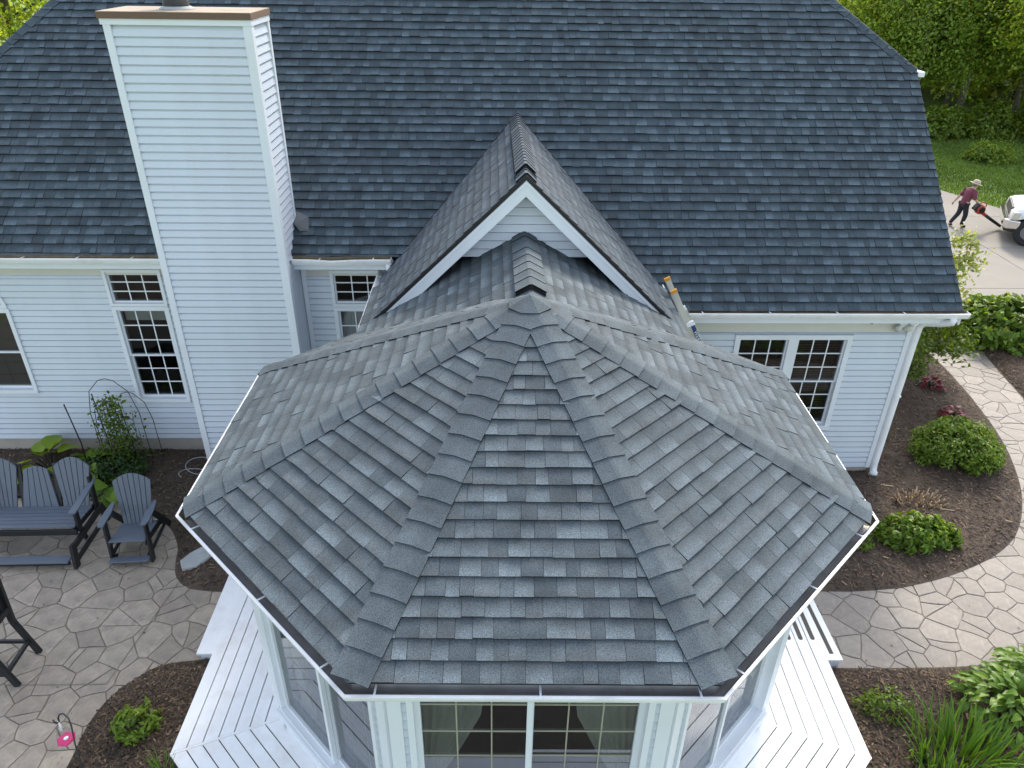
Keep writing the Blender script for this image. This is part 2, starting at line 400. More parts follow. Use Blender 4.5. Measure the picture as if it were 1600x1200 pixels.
def cap_row(name, P0, P1, up, w, expo, ang, m, parent, t=.016, seed=0, skip=0.0, lift=0.004, fit=False):
    """cap shingles from low end P0 to high end P1"""
    rs = random.Random(seed); P0 = Vector(P0); P1 = Vector(P1); D = (P1-P0); Ln = D.length; D.normalize()
    X = D.cross(Vector(up)).normalized(); Z = X.cross(D)
    mes = [cap_mesh(name, m, w, expo*1.35, ang, t, tone=tn) for tn in (.35, .55, .8)]
    s = skip; objs = []; stop = Ln-expo*1.35
    if fit: expo_n = max(1, round((stop-skip)/expo)); step = (stop-skip)/expo_n
    else: step = expo; stop = Ln-expo*.3-1e-6
    while s <= stop+1e-4:
        mx = frame(P0+D*(s+rs.uniform(-.004, .004))+Z*lift, X, D, Z) @ Matrix.Rotation(rs.uniform(-.005, .005), 4, 'Z')
        objs.append(inst(name, rs.choice(mes), mx, parent)); s += step
    return objs

# ================================================================== setting
def sheet(name, poly, z, m, kind='structure'):
    tri = geometry.tessellate_polygon([[Vector((x, y, 0)) for x, y in poly]])
    mb = MB(); mb.add([(x, y, z) for x, y in poly], [t if ((Vector((*poly[t[1]],0))-Vector((*poly[t[0]],0))).cross(Vector((*poly[t[2]],0))-Vector((*poly[t[0]],0)))).z > 0 else t[::-1] for t in tri])
    return mb.build(name, m, kind=kind)
lawn = MB().add([(-700, -700, -.06), (700, -700, -.06), (700, 700, -.06), (-700, 700, -.06)], [(0, 1, 2, 3)]).build('lawn', 'lawn', kind='structure')

# outlines on the ground
BED_HOUSE_L = catmull([(-9.5, 9.15), (-7.5, 9.1), (-5.9, 9.0), (-5.2, 8.75), (-4.72, 8.4), (-4.46, 8.0), (-4.38, 7.7), (-4.27, 7.42), (-4.07, 7.23), (-3.75, 7.15), (-3.2, 7.13), (-2.2, 7.13), (-2.1, 8.5), (-2.2, 10.35), (-5, 10.4), (-9.5, 10.4)], 6)
BED_LOW_L = catmull([(-2.9, 6.06), (-3.43, 6.05), (-3.9, 5.98), (-4.13, 5.81), (-4.33, 5.55), (-4.42, 5.2), (-4.41, 4.8), (-4.4, 4.3), (-4.3, 3.0), (-4.2, .6), (2.0, .4), (2.25, 1.2), (2.2, 4.4), (-2.6, 4.6)], 6)
PATH_IN = [(4.35, 7.06), (4.91, 7.05), (5.65, 7.13), (6.5, 7.39), (7.27, 7.76), (7.84, 8.23), (8.37, 8.97), (8.76, 9.8), (9.06, 10.75), (9.27, 11.94), (9.38, 13.07), (9.4, 14.2), (9.5, 15.6)]
PATH_OUT = [(4.1, 5.83), (4.85, 5.82), (5.63, 5.83), (6.14, 5.88), (6.55, 5.96), (7.4, 6.25), (8.35, 6.95), (9.2, 7.95), (9.75, 9.2), (10.08, 10.6), (10.28, 11.94), (10.45, 13.07), (10.62, 14.06), (10.85, 15.6)]
ci, co = catmull(PATH_IN, 6, False), catmull(PATH_OUT, 6, False)
BED_HOUSE_R = [(2.6, 7.06)] + ci + [(6.2, 15.6), (6.16, 9.72), (2.6, 9.72)]
BED_OUT_R = [(2.3, 5.83)] + co + [(14.5, 15.6), (14.5, 9), (10, 3), (7, 1.5), (2.3, 1.5)]
BEDS = [BED_HOUSE_L, BED_LOW_L, BED_HOUSE_R, BED_OUT_R]

PATIO = [(-11, 1), (-2.2, 1), (-2.2, 9.4), (-11, 9.4)]
WALK = [(2.4, 5.0), (7.5, 5.2), (10, 7.2), (11.5, 11), (11.7, 15.6), (9, 15.6), (8, 10.5), (6.5, 8), (2.4, 7.6)]
patio = sheet('patio', PATIO, 0.0, 'mortar'); walkway = sheet('walkway', WALK, 0.0, 'mortar_r')

def stones(region, parent, m, spacing, seed, name='paving_stone'):
    rs = random.Random(seed); xs = [p[0] for p in region]; ys = [p[1] for p in region]; seeds = []
    j = 0; y = min(ys)-spacing
    while y < max(ys)+spacing:
        x = min(xs)-spacing + (spacing*.5 if j % 2 else 0)
        while x < max(xs)+spacing:
            seeds.append((x+rs.uniform(-.36, .36)*spacing, y+rs.uniform(-.34, .34)*spacing)); x += spacing
        y += spacing*.86; j += 1
    cnt = 0
    for c in seeds:
        if not inside(c, region): continue
        q = project((c[0], c[1], 0))
        if not q or not (-70 < q[0] < 1670 and -40 < q[1] < 1290): continue
        poly = [(c[0]-1, c[1]-1), (c[0]+1, c[1]-1), (c[0]+1, c[1]+1), (c[0]-1, c[1]+1)]
        for d in seeds:
            dx, dy = d[0]-c[0], d[1]-c[1]; dd = dx*dx+dy*dy
            if 0 < dd < 2.2: poly = clip(poly, dx, dy, dx*(c[0]+d[0])/2+dy*(c[1]+d[1])/2)
        if len(poly) < 3: continue
        pieces = [poly]
        if rs.random() < .24:                  # some impressions are crossed by a second line
            a_ = rs.uniform(0, PI); nx_, ny_ = math.cos(a_), math.sin(a_); dd_ = nx_*c[0]+ny_*c[1]+rs.uniform(-.05, .05)
            pieces = [q_ for q_ in (clip(poly, nx_, ny_, dd_-.003), clip(poly, -nx_, -ny_, -dd_-.003)) if len(q_) > 2 and area(q_) > .006]
        for poly in pieces:
            # wholly hidden under beds or deck?
            if all(any(inside(p, b) for b in BEDS) for p in poly): continue
            if all(-3.2 < p[0] < 3.9 for p in poly): continue
            g = .007; cx = sum(p[0] for p in poly)/len(poly); cy = sum(p[1] for p in poly)/len(poly)
            def ins(p, e):
                d = math.hypot(p[0]-cx, p[1]-cy); k = max(0, 1-e/d); return (cx+(p[0]-cx)*k-cx, cy+(p[1]-cy)*k-cy)
            # slightly wandering edges
            pl = []
            for i in range(len(poly)):
                p, q2 = poly[i], poly[(i+1) % len(poly)]; pl.append(p)
                if math.hypot(p[0]-q2[0], p[1]-q2[1]) > .16:
                    nx, ny = (q2[1]-p[1]), -(q2[0]-p[0]); k = mnoise.noise(Vector(((p[0]+q2[0])*2, (p[1]+q2[1])*2, 0)))*.10
                    pl.append(((p[0]+q2[0])/2+nx*k*(1 if (p[0]+p[1]) < (q2[0]+q2[1]) else -1), (p[1]+q2[1])/2+ny*k*(1 if (p[0]+p[1]) < (q2[0]+q2[1]) else -1)))
            n = len(pl); h = .010+rs.uniform(-.002, .003); tx, ty = rs.uniform(-.006, .006), rs.uniform(-.006, .006)
            a = [ins(p, g) for p in pl]; b = [ins(p, g+.012) for p in pl]
            v = [(x, y, .0005) for x, y in a] + [(x, y, h*.75) for x, y in a] + [(x, y, h+x*tx+y*ty) for x, y in b]
            f = [(i, (i+1) % n, (i+1) % n+n, i+n) for i in range(n)] + [(i+n, (i+1) % n+n, (i+1) % n+2*n, i+2*n) for i in range(n)] + [tuple(range(2*n, 3*n))]
            mb = MB(); mb.add(v, f); o = inst(name, mb.mesh(name, M[m]), Matrix.Translation((cx, cy, 0)), parent); cnt += 1
    return cnt
stones(PATIO, patio, 'stone', .375, 3); stones(WALK, walkway, 'stone_r', .375, 5)
# control joints sawn in the patio
def strip(a, b, w, z, name, m, parent):
    a, b = Vector((*a, z)), Vector((*b, z)); n = Vector((-(b-a).y, (b-a).x, 0)).normalized()*w/2
    return MB().add([a-n, b-n, b+n, a+n], [(0, 1, 2, 3)]).build(name, m, parent)
strip((-5.6, 5.72), (-4.45, 5.72), .012, .0165, 'control_joint', 'mortar', patio)
strip((-4.45, 5.72), (-4.2, 7.3), .012, .0165, 'control_joint', 'mortar', patio)

def bed(name, outline, label_none, rise, seed, step=.085):
    pts = outline; n = len(pts); xs = [p[0] for p in pts]; ys = [p[1] for p in pts]
    vis = []; x = min(xs)
    rs = random.Random(seed)
    while x < max(xs):
        y = min(ys)
        while y < max(ys):
            p = (x+rs.uniform(-.03, .03), y+rs.uniform(-.03, .03))
            if inside(p, pts):
                q = project((p[0], p[1], 0))
                if q and -60 < q[0] < 1660 and -60 < q[1] < 1300: vis.append(p)
                elif rs.random() < .12: vis.append(p)
            y += step
        x += step
    P = np.array(pts)
    vin = [Vector(p) for p in pts]+[Vector(p) for p in vis]
    vo, eo, fo, *_ = geometry.delaunay_2d_cdt(vin, [(i, (i+1) % n) for i in range(n)], [], 1, 1e-5)
    v = []
    A = P; B = np.roll(P, -1, 0); AB = B-A; LL = (AB**2).sum(1)+1e-12
    for p in vo:
        w = np.array([p.x, p.y]); t = np.clip(((w-A)*AB).sum(1)/LL, 0, 1); dist = np.sqrt((((A+AB*t[:, None])-w)**2).sum(1).min())
        k = min(1, dist/.35); z = .014+rise*(1-(1-k)**2)
        nz = mnoise.fractal(Vector((p.x*5, p.y*5, seed)), 1, 2, 4)
        v.append((p.x, p.y, z+.014*nz*min(1, dist/.12)))
    mb = MB(); nb = len(v); mb.add(v, [tuple(f) for f in fo])
    ring = [(x, y, -.03) for x, y in pts]; mb.add([(x, y, .014) for x, y in pts]+ring, [(i, (i+1) % n, (i+1) % n+n, i+n) for i in range(n)])
    return mb.build(name, 'mulch', smooth=True, kind='structure')
bed('mulch_bed', BED_HOUSE_L, '', .07, 1); bed('mulch_bed', BED_LOW_L, '', .055, 2); bed('mulch_bed', BED_HOUSE_R, '', .06, 3); bed('mulch_bed', BED_OUT_R, '', .06, 4)

def quads_mesh(name, V, m, tones):
    """V: (n,4,3) array of quads"""
    n = len(V); me = bpy.data.meshes.new(name); me.vertices.add(4*n); me.loops.add(4*n); me.polygons.add(n)
    me.vertices.foreach_set('co', V.astype(np.float32).ravel()); me.loops.foreach_set('vertex_index', np.arange(4*n, dtype=np.int32))
    me.polygons.foreach_set('loop_start', np.arange(0, 4*n, 4, dtype=np.int32)); me.polygons.foreach_set('loop_total', np.full(n, 4, dtype=np.int32))
    me.update(calc_edges=True); me.materials.append(m); set_tone(me, tones); return me
# shredded bark lying on the beds
def inside_np(P, poly):
    poly = np.array(poly); x, y = P[:, 0], P[:, 1]; c = np.zeros(len(P), bool); n = len(poly)
    for i in range(n):
        x0, y0 = poly[i]; x1, y1 = poly[(i+1) % n]
        if y0 == y1: continue
        c ^= ((y0 > y) != (y1 > y)) & (x < (x1-x0)*(y-y0)/(y1-y0)+x0)
    return c
def in_view(P, z=0.0, m=10):
    q = np.column_stack([P, np.full(len(P), z-CAMZ)]); d = q @ np.array(fwd); d = np.where(d < .1, .1, d)
    u = 800+FPX*(q @ np.array(r2))/d; v = 600-FPX*(q @ np.array(u2))/d
    return (d > .2) & (u > -m) & (u < 1600+m) & (v > -m) & (v < 1200+m)
def edge_dist(P, poly):
    A = np.array(poly); B = np.roll(A, -1, 0); best = np.full(len(P), 1e9)
    for a, b in zip(A, B):
        ab = b-a; t = np.clip(((P-a) @ ab)/(ab @ ab+1e-12), 0, 1); best = np.minimum(best, np.hypot(*(P-a-t[:, None]*ab).T))
    return best
def flat_bits(rs, w, z, l, wd, tl):
    n = len(w); a = rs.rand(n)*2*PI; ca, sa = np.cos(a), np.sin(a); U_ = np.stack([ca*l, sa*l, tl*l], 1); V_ = np.stack([-sa*wd, ca*wd, wd*.15], 1); c = np.column_stack([w, z])
    return np.stack([c-U_-V_, c+U_-V_, c+U_+V_, c-U_+V_], 1)
def chips(count, seed):
    rs = np.random.RandomState(seed); out = []; tn = []
    for b, frac, rise in ((BED_HOUSE_L, .15, .07), (BED_LOW_L, .17, .055), (BED_HOUSE_R, .42, .06), (BED_OUT_R, .26, .06)):
        P = np.array(b); got = []; need = int(count*frac)
        for _ in range(40):
            w = P.min(0)+rs.rand(60000, 2)*(P.max(0)-P.min(0)); w = w[in_view(w)]; w = w[inside_np(w, b)]; got.append(w)
            if sum(map(len, got)) > need*1.1: break
        w = np.concatenate(got)[:need]; dist = edge_dist(w, b); w = w[dist > .022]; dist = dist[dist > .022]; n = len(w)
        kk = np.minimum(1, dist/.35); z = .014+rise*(1-(1-kk)**2)+.012+rs.uniform(-.008, .010, n)
        big = np.where(rs.rand(n) < .05, 1.7, 1.0); lim = np.minimum(1, dist/.05)
        out.append(flat_bits(rs, w, z, rs.uniform(.010, .032, n)*big*lim, rs.uniform(.003, .008, n)*big, rs.uniform(-.4, .4, n)))
        g = rs.choice([.35, .6, .9, 1.5, 2.3], n, p=[.30, .32, .23, .115, .035])*(1+.35*np.sin(w[:, 0]*2.1+1)*np.sin(w[:, 1]*1.7)); tn.append(np.stack([g, g*rs.uniform(.88, 1, n), g*rs.uniform(.7, 1, n)], 1))
    o = bpy.data.objects.new('bark_chips', quads_mesh('bark_chips', np.concatenate(out), M['chips'], np.concatenate(tn))); COL.objects.link(o)
    tag(o, 'shredded brown bark chips strewn over the garden beds', 'mulch', kind='stuff')
chips(70000, 11)
# a little litter blown over paving
def litter(seed):
    rs = np.random.RandomState(seed); out = []; tn = []
    for (x0, x1, y0, y1, z, n) in ((-7, -3.4, 4.5, 9.0, .0175, 70), (4.1, 7, 5.8, 7.2, .0175, 36), (9, 10.8, 9.5, 14.5, .0175, 30)):
        w = np.column_stack([rs.uniform(x0, x1, n), rs.uniform(y0, y1, n)]); keep = np.ones(n, bool)
        for b in BEDS: keep &= ~(inside_np(w, b) & (edge_dist(w, b) > .02))
        w = w[keep]; n = len(w); s = rs.uniform(.003, .009, n); out.append(flat_bits(rs, w, np.full(n, z)+rs.uniform(0, .003, n), s*rs.uniform(1, 2.2, n), s, rs.uniform(-.1, .1, n)))
        g = rs.uniform(.5, 2.4, n); tn.append(np.stack([g, g*.9, g*.7], 1))
    o = bpy.data.objects.new('leaf_litter', quads_mesh('leaf_litter', np.concatenate(out), M['chips'], np.concatenate(tn))); COL.objects.link(o)
    tag(o, 'specks of bark and dry leaf blown across the paving', 'litter', kind='stuff')
litter(3)

# driveway: poured panels
DRIVE = [(8.5, 16.2), (30, 15.8), (30, 22.6), (17.32, 22.6), (17.23, 22.95), (17.22, 24.3), (16.35, 26.45), (14.4, 31.0), (8.5, 31)]
driveway = sheet('driveway', DRIVE, -.03, 'mortar')
gx = [8.5, 11.3, 14.5, 17.7, 21, 24.5, 30]; gy = [15.8, 17.4, 20.4, 23.4, 26.8, 31]
for i in range(len(gx)-1):
    for j in range(len(gy)-1):
        p = [(gx[i]+.01, gy[j]+.01), (gx[i+1]-.01, gy[j]+.01), (gx[i+1]-.01, gy[j+1]-.01), (gx[i]+.01, gy[j+1]-.01)]
        for a, b in ((2, 3), (4, 5), (5, 6), (6, 7)):
            (x0, y0), (x1, y1) = DRIVE[a], DRIVE[b]
            if a == 2 and gx[i] < 17.3: continue
            if a > 2 and gx[i] > 17.3: p = []; break
            p = clip(p, (y1-y0), -(x1-x0), (y1-y0)*x0-(x1-x0)*y0) if len(p) > 2 else p
        if gx[i] > 17.3:
            p = [(gx[i]+.01, max(gy[j], 15.8)+.01), (gx[i+1]-.01, max(gy[j], 15.8)+.01), (gx[i+1]-.01, min(gy[j+1], 22.6)-.01), (gx[i]+.01, min(gy[j+1], 22.6)-.01)] if gy[j] < 22.6 else []
        if len(p) > 2 and area(p) > .05:
            MB().prism([(x, y, -.0285) for x, y in p], (0, 0, .0285)).build('concrete_panel', 'slab', driveway)

# ================================================================== the house
house = empty('house', (-.5, 15, 0), 'pale vinyl-sided house under the large dark slate-blue shingle roof with a tall chimney', 'house')
YR, ZR, TM = 9.375, 3.05, math.tan(.7521); CT, ST = math.cos(.7521), math.sin(.7521)
RIDGE_Y = 15.2; VR = (RIDGE_Y-YR)/CT; RIDGE_Z = ZR+(RIDGE_Y-YR)*TM
XR, XL = 6.655, -7.63; Y_LE = 9.972; V_LE = (Y_LE-YR)/CT
def vv(y): return (y-YR)/CT
GX, GZ, GS, GY = .385, 5.235, .965, 8.22          # front gable: ridge x, ridge z, slope, front y
def under_gable(c): return abs(c.x-GX) < (GZ-c.z)/GS-.12 and c.y < 12
def in_chimney(c): return -4.5 < c.x < -2.83 and c.y < 10.25
roof = MB()
O = Vector((0, YR, ZR)); U = Vector((1, 0, 0)); V = Vector((0, CT, ST)); Nf = Vector((0, -ST, CT))
PR = [(GX, 0), (XR, 0), (XR, vv(12.35)), (3.32, VR), (GX, VR)]
PL = [(XL, V_LE), (GX, V_LE), (GX, VR), (-4.95, VR), (XL, vv(12.35))]
for P in (PR, PL): roof.prism([O+U*a+V*b-Nf*.004 for a, b in P], -Nf*.03)
BY = 2*RIDGE_Y-YR
roof.add([(XL, BY, ZR), (XL, 2*RIDGE_Y-12.35, ZR+(12.35-YR)*TM), (-4.95, RIDGE_Y, RIDGE_Z), (3.32, RIDGE_Y, RIDGE_Z), (XR, 2*RIDGE_Y-12.35, ZR+(12.35-YR)*TM), (XR, BY, ZR)], [(0, 1, 2, 3, 4, 5)])
roof.add([(XR, 12.35, ZR+2.975*TM), (3.32, RIDGE_Y, RIDGE_Z), (XR, 2*RIDGE_Y-12.35, ZR+2.975*TM)], [(0, 2, 1)])
roof.add([(XL, 12.35, ZR+2.975*TM), (-4.95, RIDGE_Y, RIDGE_Z), (XL, 2*RIDGE_Y-12.35, ZR+2.975*TM)], [(0, 1, 2)])
roof_o = roof.build('roof', 'underlay', house)
tabs = []
shingle_field(tabs, O, U, V, PR, .08, .19, 21, teeth=.5, cull=under_gable, tones=(.18, .3, .5, .8, .92), ts=(.017, .025))
shingle_field(tabs, O, U, V, PL, .08, .19, 22, teeth=.5, cull=lambda c: under_gable(c) or in_chimney(c), v_start=EXPO*6-.003, tones=(.18, .3, .5, .8, .92), ts=(.017, .025))
sub = []
shingle_field(sub, O, U, V, [(XL, V_LE), (GX, V_LE), (GX, V_LE+.05), (XL, V_LE+.05)], .14, .34, 23, cull=lambda c: under_gable(c) or in_chimney(c), v_start=V_LE-.0)
for T in sub: T['t'] = .009
tabs += sub
# gable slopes
gable_tabs = []
cg = 1/math.hypot(1, GS); sg = GS*cg; GW = 1.935; GL = GW/cg
OL = Vector((GX-GW, 0, GZ-GW*GS)); VL = Vector((cg, 0, sg)); UL = Vector((0, -1, 0))
ORr = Vector((GX+GW, 0, GZ-GW*GS)); VRr = Vector((-cg, 0, sg)); UR = Vector((0, 1, 0))
main_z = lambda y: ZR+(y-YR)*TM
def behind_valley(c): return c.z < main_z(c.y)-.10 and c.y > 9.9
PGL = [(-10.4, 0), (-GY, 0), (-GY, GL), (-11.9, GL)]; PGR = [(GY, 0), (9.85, 0), (11.9, GL), (GY, GL)]
shingle_field(gable_tabs, OL, UL, VL, PGL, .12, .28, 31, cull=behind_valley, ts=(.008, .013), tones=(.2, .4, .6, .8))
shingle_field(gable_tabs, ORr, UR, VRr, PGR, .12, .28, 32, cull=behind_valley, ts=(.008, .013), tones=(.2, .4, .6, .8))
g = MB(); NL = UL.cross(VL); NR = UR.cross(VRr)
g.prism([OL+UL*a+VL*b-NL*.004 for a, b in PGL], -NL*.03); g.prism([ORr+UR*a+VRr*b-NR*.004 for a, b in PGR], -NR*.03)
gable = g.build('gable', 'underlay', house)
nt_ = sorted(tabs+gable_tabs, key=shown, reverse=True)[:300]; ids = {id(t) for t in nt_}
a = [t for t in tabs if id(t) in ids]; b = [t for t in tabs if id(t) not in ids]
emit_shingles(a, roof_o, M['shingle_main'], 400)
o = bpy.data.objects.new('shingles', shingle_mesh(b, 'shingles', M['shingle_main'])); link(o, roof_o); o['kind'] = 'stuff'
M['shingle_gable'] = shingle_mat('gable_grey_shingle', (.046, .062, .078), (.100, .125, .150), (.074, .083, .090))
a = [t for t in gable_tabs if id(t) in ids]; b = [t for t in gable_tabs if id(t) not in ids]
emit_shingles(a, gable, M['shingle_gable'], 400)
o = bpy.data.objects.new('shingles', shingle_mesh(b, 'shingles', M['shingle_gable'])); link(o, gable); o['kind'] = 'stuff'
# hip caps of the clipped gables and the main ridge
zh = ZR+2.975*TM
cap_row('hip_cap', (XR, 12.35, zh), (3.32, RIDGE_Y, RIDGE_Z), (.45, -.45, 1), .15, .20, rad(30), M['shingle_main'], roof_o, seed=1)
cap_row('hip_cap', (XL, 12.35, zh), (-4.95, RIDGE_Y, RIDGE_Z), (-.45, -.45, 1), .15, .20, rad(30), M['shingle_main'], roof_o, seed=2)
cap_row('ridge_cap', (-4.95, RIDGE_Y, RIDGE_Z), (3.32, RIDGE_Y, RIDGE_Z), (0, 0, 1), .15, .20, rad(42), M['shingle_main'], roof_o, seed=3)
# end of the half-hip gutter that shows past the rake
MB().box((XR+.01, 12.28, zh-.10), (XR+.12, 15, zh-.02)).build('gutter', 'gutter', house, bevel=.01)
# rake trim on the right gable end
MB().prism([(XR-.02, YR, ZR-.03), (XR-.02, 12.35, zh-.03), (XR-.02, 12.35, zh-.20), (XR-.02, YR, ZR-.20)], (.025, 0, 0)).build('rake_board', 'trim', house)
MB().prism([(XL+.02, YR+.6, ZR+.53), (XL+.02, 12.35, zh-.03), (XL+.02, 12.35, zh-.20), (XL+.02, YR+.6, ZR+.36)], (-.025, 0, 0)).build('rake_board', 'trim', house)

# dark cut line where the two roofs meet in the valleys
for sd in (-1, 1):
    pts_ = []
    for i in range(13):
        z = 3.42+(GZ-3.42)*i/12; pts_.append(Vector((GX+sd*(GZ-z)/GS, YR+(z-ZR)/TM, z+.016)))
    MB().tube(pts_ if sd > 0 else pts_[2:], .012, 6).build('valley', 'black', gable)
# gable trim
def rake_strip(z_off_top, z_off_bot, y0, y1, name, m, side):
    xe = GX+side*(GW+.005)
    zt, zb = GZ-z_off_top, GZ-z_off_bot; dz = GS*(GW+.005)
    MB().prism([(GX, y0, zt), (xe, y0, zt-dz), (xe, y0, zb-dz), (GX, y0, zb)], (0, y1-y0, 0)).build(name, m, gable)
for sd in (-1, 1):
    rake_strip(-.004, .050, GY-.022, GY+.01, 'drip_edge', 'black', sd)
    rake_strip(.053, .235, GY-.012, GY+.025, 'rake_board', 'trim', sd)
    rake_strip(.060, .098, GY-.022, GY-.0125, 'rake_moulding', 'trim', sd)
    rake_strip(.20, .232, GY+.03, 8.60, 'soffit', 'frieze', sd)
# gable siding, each course a board
GWY = 8.47; cz = 4.2; k = 0
MB().prism([(GX-.82, GWY+.012, 4.19), (GX+.82, GWY+.012, 4.19), (GX, GWY+.012, 5.0)], (0, .04, 0)).build('wall', 'siding', house)
while cz < 4.98:
    pl = clip_convex([(-1, cz), (1, cz), (1, cz+.087), (-1, cz+.087)], [(-(4.99-4.19)/GS, 4.19), ((4.99-4.19)/GS, 4.19), (0, 4.99)])
    if pl:
        vs = [(GX+x, GWY-.002-.026*(1-(z-cz)/.1016), z) for x, z in pl]; n = len(vs)
        MB().add(vs+[(x, GWY+.01, z) for x, y, z in vs], [tuple(range(n))]+[(i, i+n, (i+1) % n+n, (i+1) % n) for i in range(n)]).build('siding_board', 'siding', gable)
    cz += .1016
# ridge vent and caps on the gable
def ridge_vent(parent, m, x, z, slope, y0, y1, w, name='ridge_vent'):
    s = slope; h = .045
    prof = [(-w, -w*s), (-w, -w*s+h), (0, h+.004), (w, -w*s+h), (w, -w*s), (0, -.004)]
    v = MB().prism([(x+a, y0, z+b) for a, b in prof], (0, y1-y0, 0)).build(name, 'black', parent)
    return v
ang = math.atan(GS)
ridge_vent(gable, None, GX, GZ+.006, GS, 8.45, 10.6, .125)
cap_row('ridge_cap', (GX, 8.235, GZ+.004), (GX, 8.60, GZ+.004), (0, 0, 1), .16, .15, ang, M['shingle_gable'], gable, seed=5)
cap_row('ridge_cap', (GX, 8.45, GZ+.055), (GX, 10.55, GZ+.055), (0, 0, 1), .165, .15, ang, M['shingle_gable'], gable, seed=6, t=.013)
cap_row('ridge_cap', (GX, 10.6, GZ+.004), (GX, 11.75, GZ+.004), (0, 0, 1), .16, .15, ang, M['shingle_gable'], gable, seed=7)

# straight gutters (open K-style) along X or Y
def gutter(parent, a, b, out, z, w=.115, inner='trough_leaf', sag=None, caps=True, hangers=.75, name='gutter'):
    """a,b: ends of the back line in XY; out: unit vector outwards; z: lip height"""
    a = Vector((*a, 0)); b = Vector((*b, 0)); out = Vector((*out, 0)); D = (b-a); L = D.length; D.normalize()
    nseg = max(1, int(L/.25)) if sag else 1
    outer = [(w-.020, 0), (w, 0), (w, -.018), (w-.012, -.05), (w-.030, -.085), (.0, -.09)]
    inn = [(w-.020, -.001), (w-.022, -.02), (w-.036, -.055), (w-.048, -.076), (.012, -.078), (.006, .02)]
    def sweep(prof, nm, m, par):
        mb = MB(); n = len(prof)
        vs = []
        for i in range(nseg+1):
            t = i/nseg; dz = sag(t) if sag else 0
            for d, h in prof: vs.append(a+D*(L*t)+out*d+Vector((0, 0, z+h+dz)))
        fs = [(i*n+k, (i+1)*n+k, (i+1)*n+k+1, i*n+k+1) for i in range(nseg) for k in range(n-1)]
        mb.add(vs, fs); return mb.build(nm, m, par)
    go = sweep(outer, name, 'gutter', parent); sweep(inn, 'trough', inner, go)
    if caps:
        for p in (a, b):
            s = -.002 if p is a else .002
            MB().prism([p+D*s+out*d+Vector((0, 0, z+h)) for d, h in ((0, .005), (w, .003), (w, -.018), (w-.03, -.087), (0, -.092))], D*(s*2)).build('end_cap', 'gutter', go)
    s = hangers*.5
    while s < L and hangers:
        p = a+D*s; dz = sag(s/L) if sag else 0
        MB().prism([p+out*.0+Vector((0, 0, z-.012+dz)), p+out*w+Vector((0, 0, z+.004+dz)), p+out*w+Vector((0, 0, z+.007+dz)), p+out*.0+Vector((0, 0, z-.008+dz))], D*.016).build('hanger', 'trim', go)
        s += hangers
    return go
gutter(house, (-7.65, 9.975), (-4.52, 9.975), (0, -1), 3.607)
gutter(house, (-2.80, 9.975), (-1.42, 9.975), (0, -1), 3.607, sag=lambda t: -.022*math.exp(-((t-.42)/.16)**2))
gutter(house, (2.45, 9.385), (6.70, 9.385), (0, -1), 3.062, hangers=.95)
gutter(house, (GX-GW-.0, 10.25), (GX-GW-.0, 8.25), (-1, 0), GZ-GW*GS-.035, w=.10, inner='gutter', hangers=.6)
gutter(house, (GX+GW+.0, 8.25), (GX+GW+.0, 9.75), (1, 0), GZ-GW*GS-.035, w=.10, hangers=.6)
# eaves: fascia and soffit
for (x0, x1, y, zt, yw) in ((-7.6, -4.5, 9.99, 3.58, 10.335), (-2.83, -1.4, 9.99, 3.58, 10.335), (2.3, 6.62, 9.40, 3.03, 9.685)):
    MB().box((x0, y, zt-.17), (x1, y+.02, zt-.01)).build('fascia', 'trim', house)
    MB().box((x0, y+.021, zt-.175), (x1, yw, zt-.155)).build('soffit', 'frieze', house)

# walls -----------------------------------------------------------------
def wall_core(name, x0, x1, y, th, z0, z1, opens, m='siding'):
    """front wall slab facing -Y with openings cut out"""
    xs = sorted({x0, x1, *[o[0] for o in opens], *[o[1] for o in opens]}); zs = sorted({z0, z1, *[o[2] for o in opens], *[o[3] for o in opens]})
    mb = MB()
    for i in range(len(xs)-1):
        for j in range(len(zs)-1):
            cx, czz = (xs[i]+xs[i+1])/2, (zs[j]+zs[j+1])/2
            if any(o[0] < cx < o[1] and o[2] < czz < o[3] for o in opens): continue
            if cx < x0 or cx > x1: continue
            mb.box((xs[i], y, zs[j]), (xs[i+1], y+th, zs[j+1]))
    return mb.build(name, m, house)
BM = {}
def board_mesh(L, h=.1016, proud=.024, m='siding'):
    key = (round(L, 4), round(h, 4), m)
    if key not in BM:
        mb = MB()
        p = [(0, -.0155, .0), (0, -.018, .004), (0, -.003, h-.021), (0, .012, h-.0215), (0, .012, h), (0, .015, h), (0, .015, 0)]
        n = len(p); v = p+[(L, y, z) for _, y, z in p]
        mb.add(v, [tuple(range(n)), tuple(range(2*n-1, n-1, -1))]+[(i, i+n, (i+1) % n+n, (i+1) % n) for i in range(n)]); BM[key] = mb.mesh('siding_board', M[m])
    return BM[key]
def siding(parent, O, U, N, u0, u1, z0, z1, opens=()):
    """courses of lap siding; O: point on the wall at u=0, N outwards"""
    U = Vector(U); N = Vector(N); z = z0
    while z < z1-.02:
        h = min(.1016, z1-z); segs = [(u0, u1)]
        for (a, b, c, d) in opens:
            if z+h*.5 > c and z+h*.5 < d:
                segs = [s for (p, q) in segs for s in ((p, min(q, a)), (max(p, b), q)) if s[1]-s[0] > .02]
        for p, q in segs:
            inst('siding_board', board_mesh(q-p, h), frame(Vector(O)+N*.0165+U*p+Vector((0, 0, z)), U, -N, (0, 0, 1)), parent)
        z += .1016
WL, WR = 10.335, 9.685
open_l = [(-5.70, -4.855, 1.01, 3.28), (-8.05, -7.22, 1.18, 2.65)]
open_m = [(-2.39, -1.55, 1.01, 3.28)]
open_r = [(3.58, 5.33, .88, 2.55)]
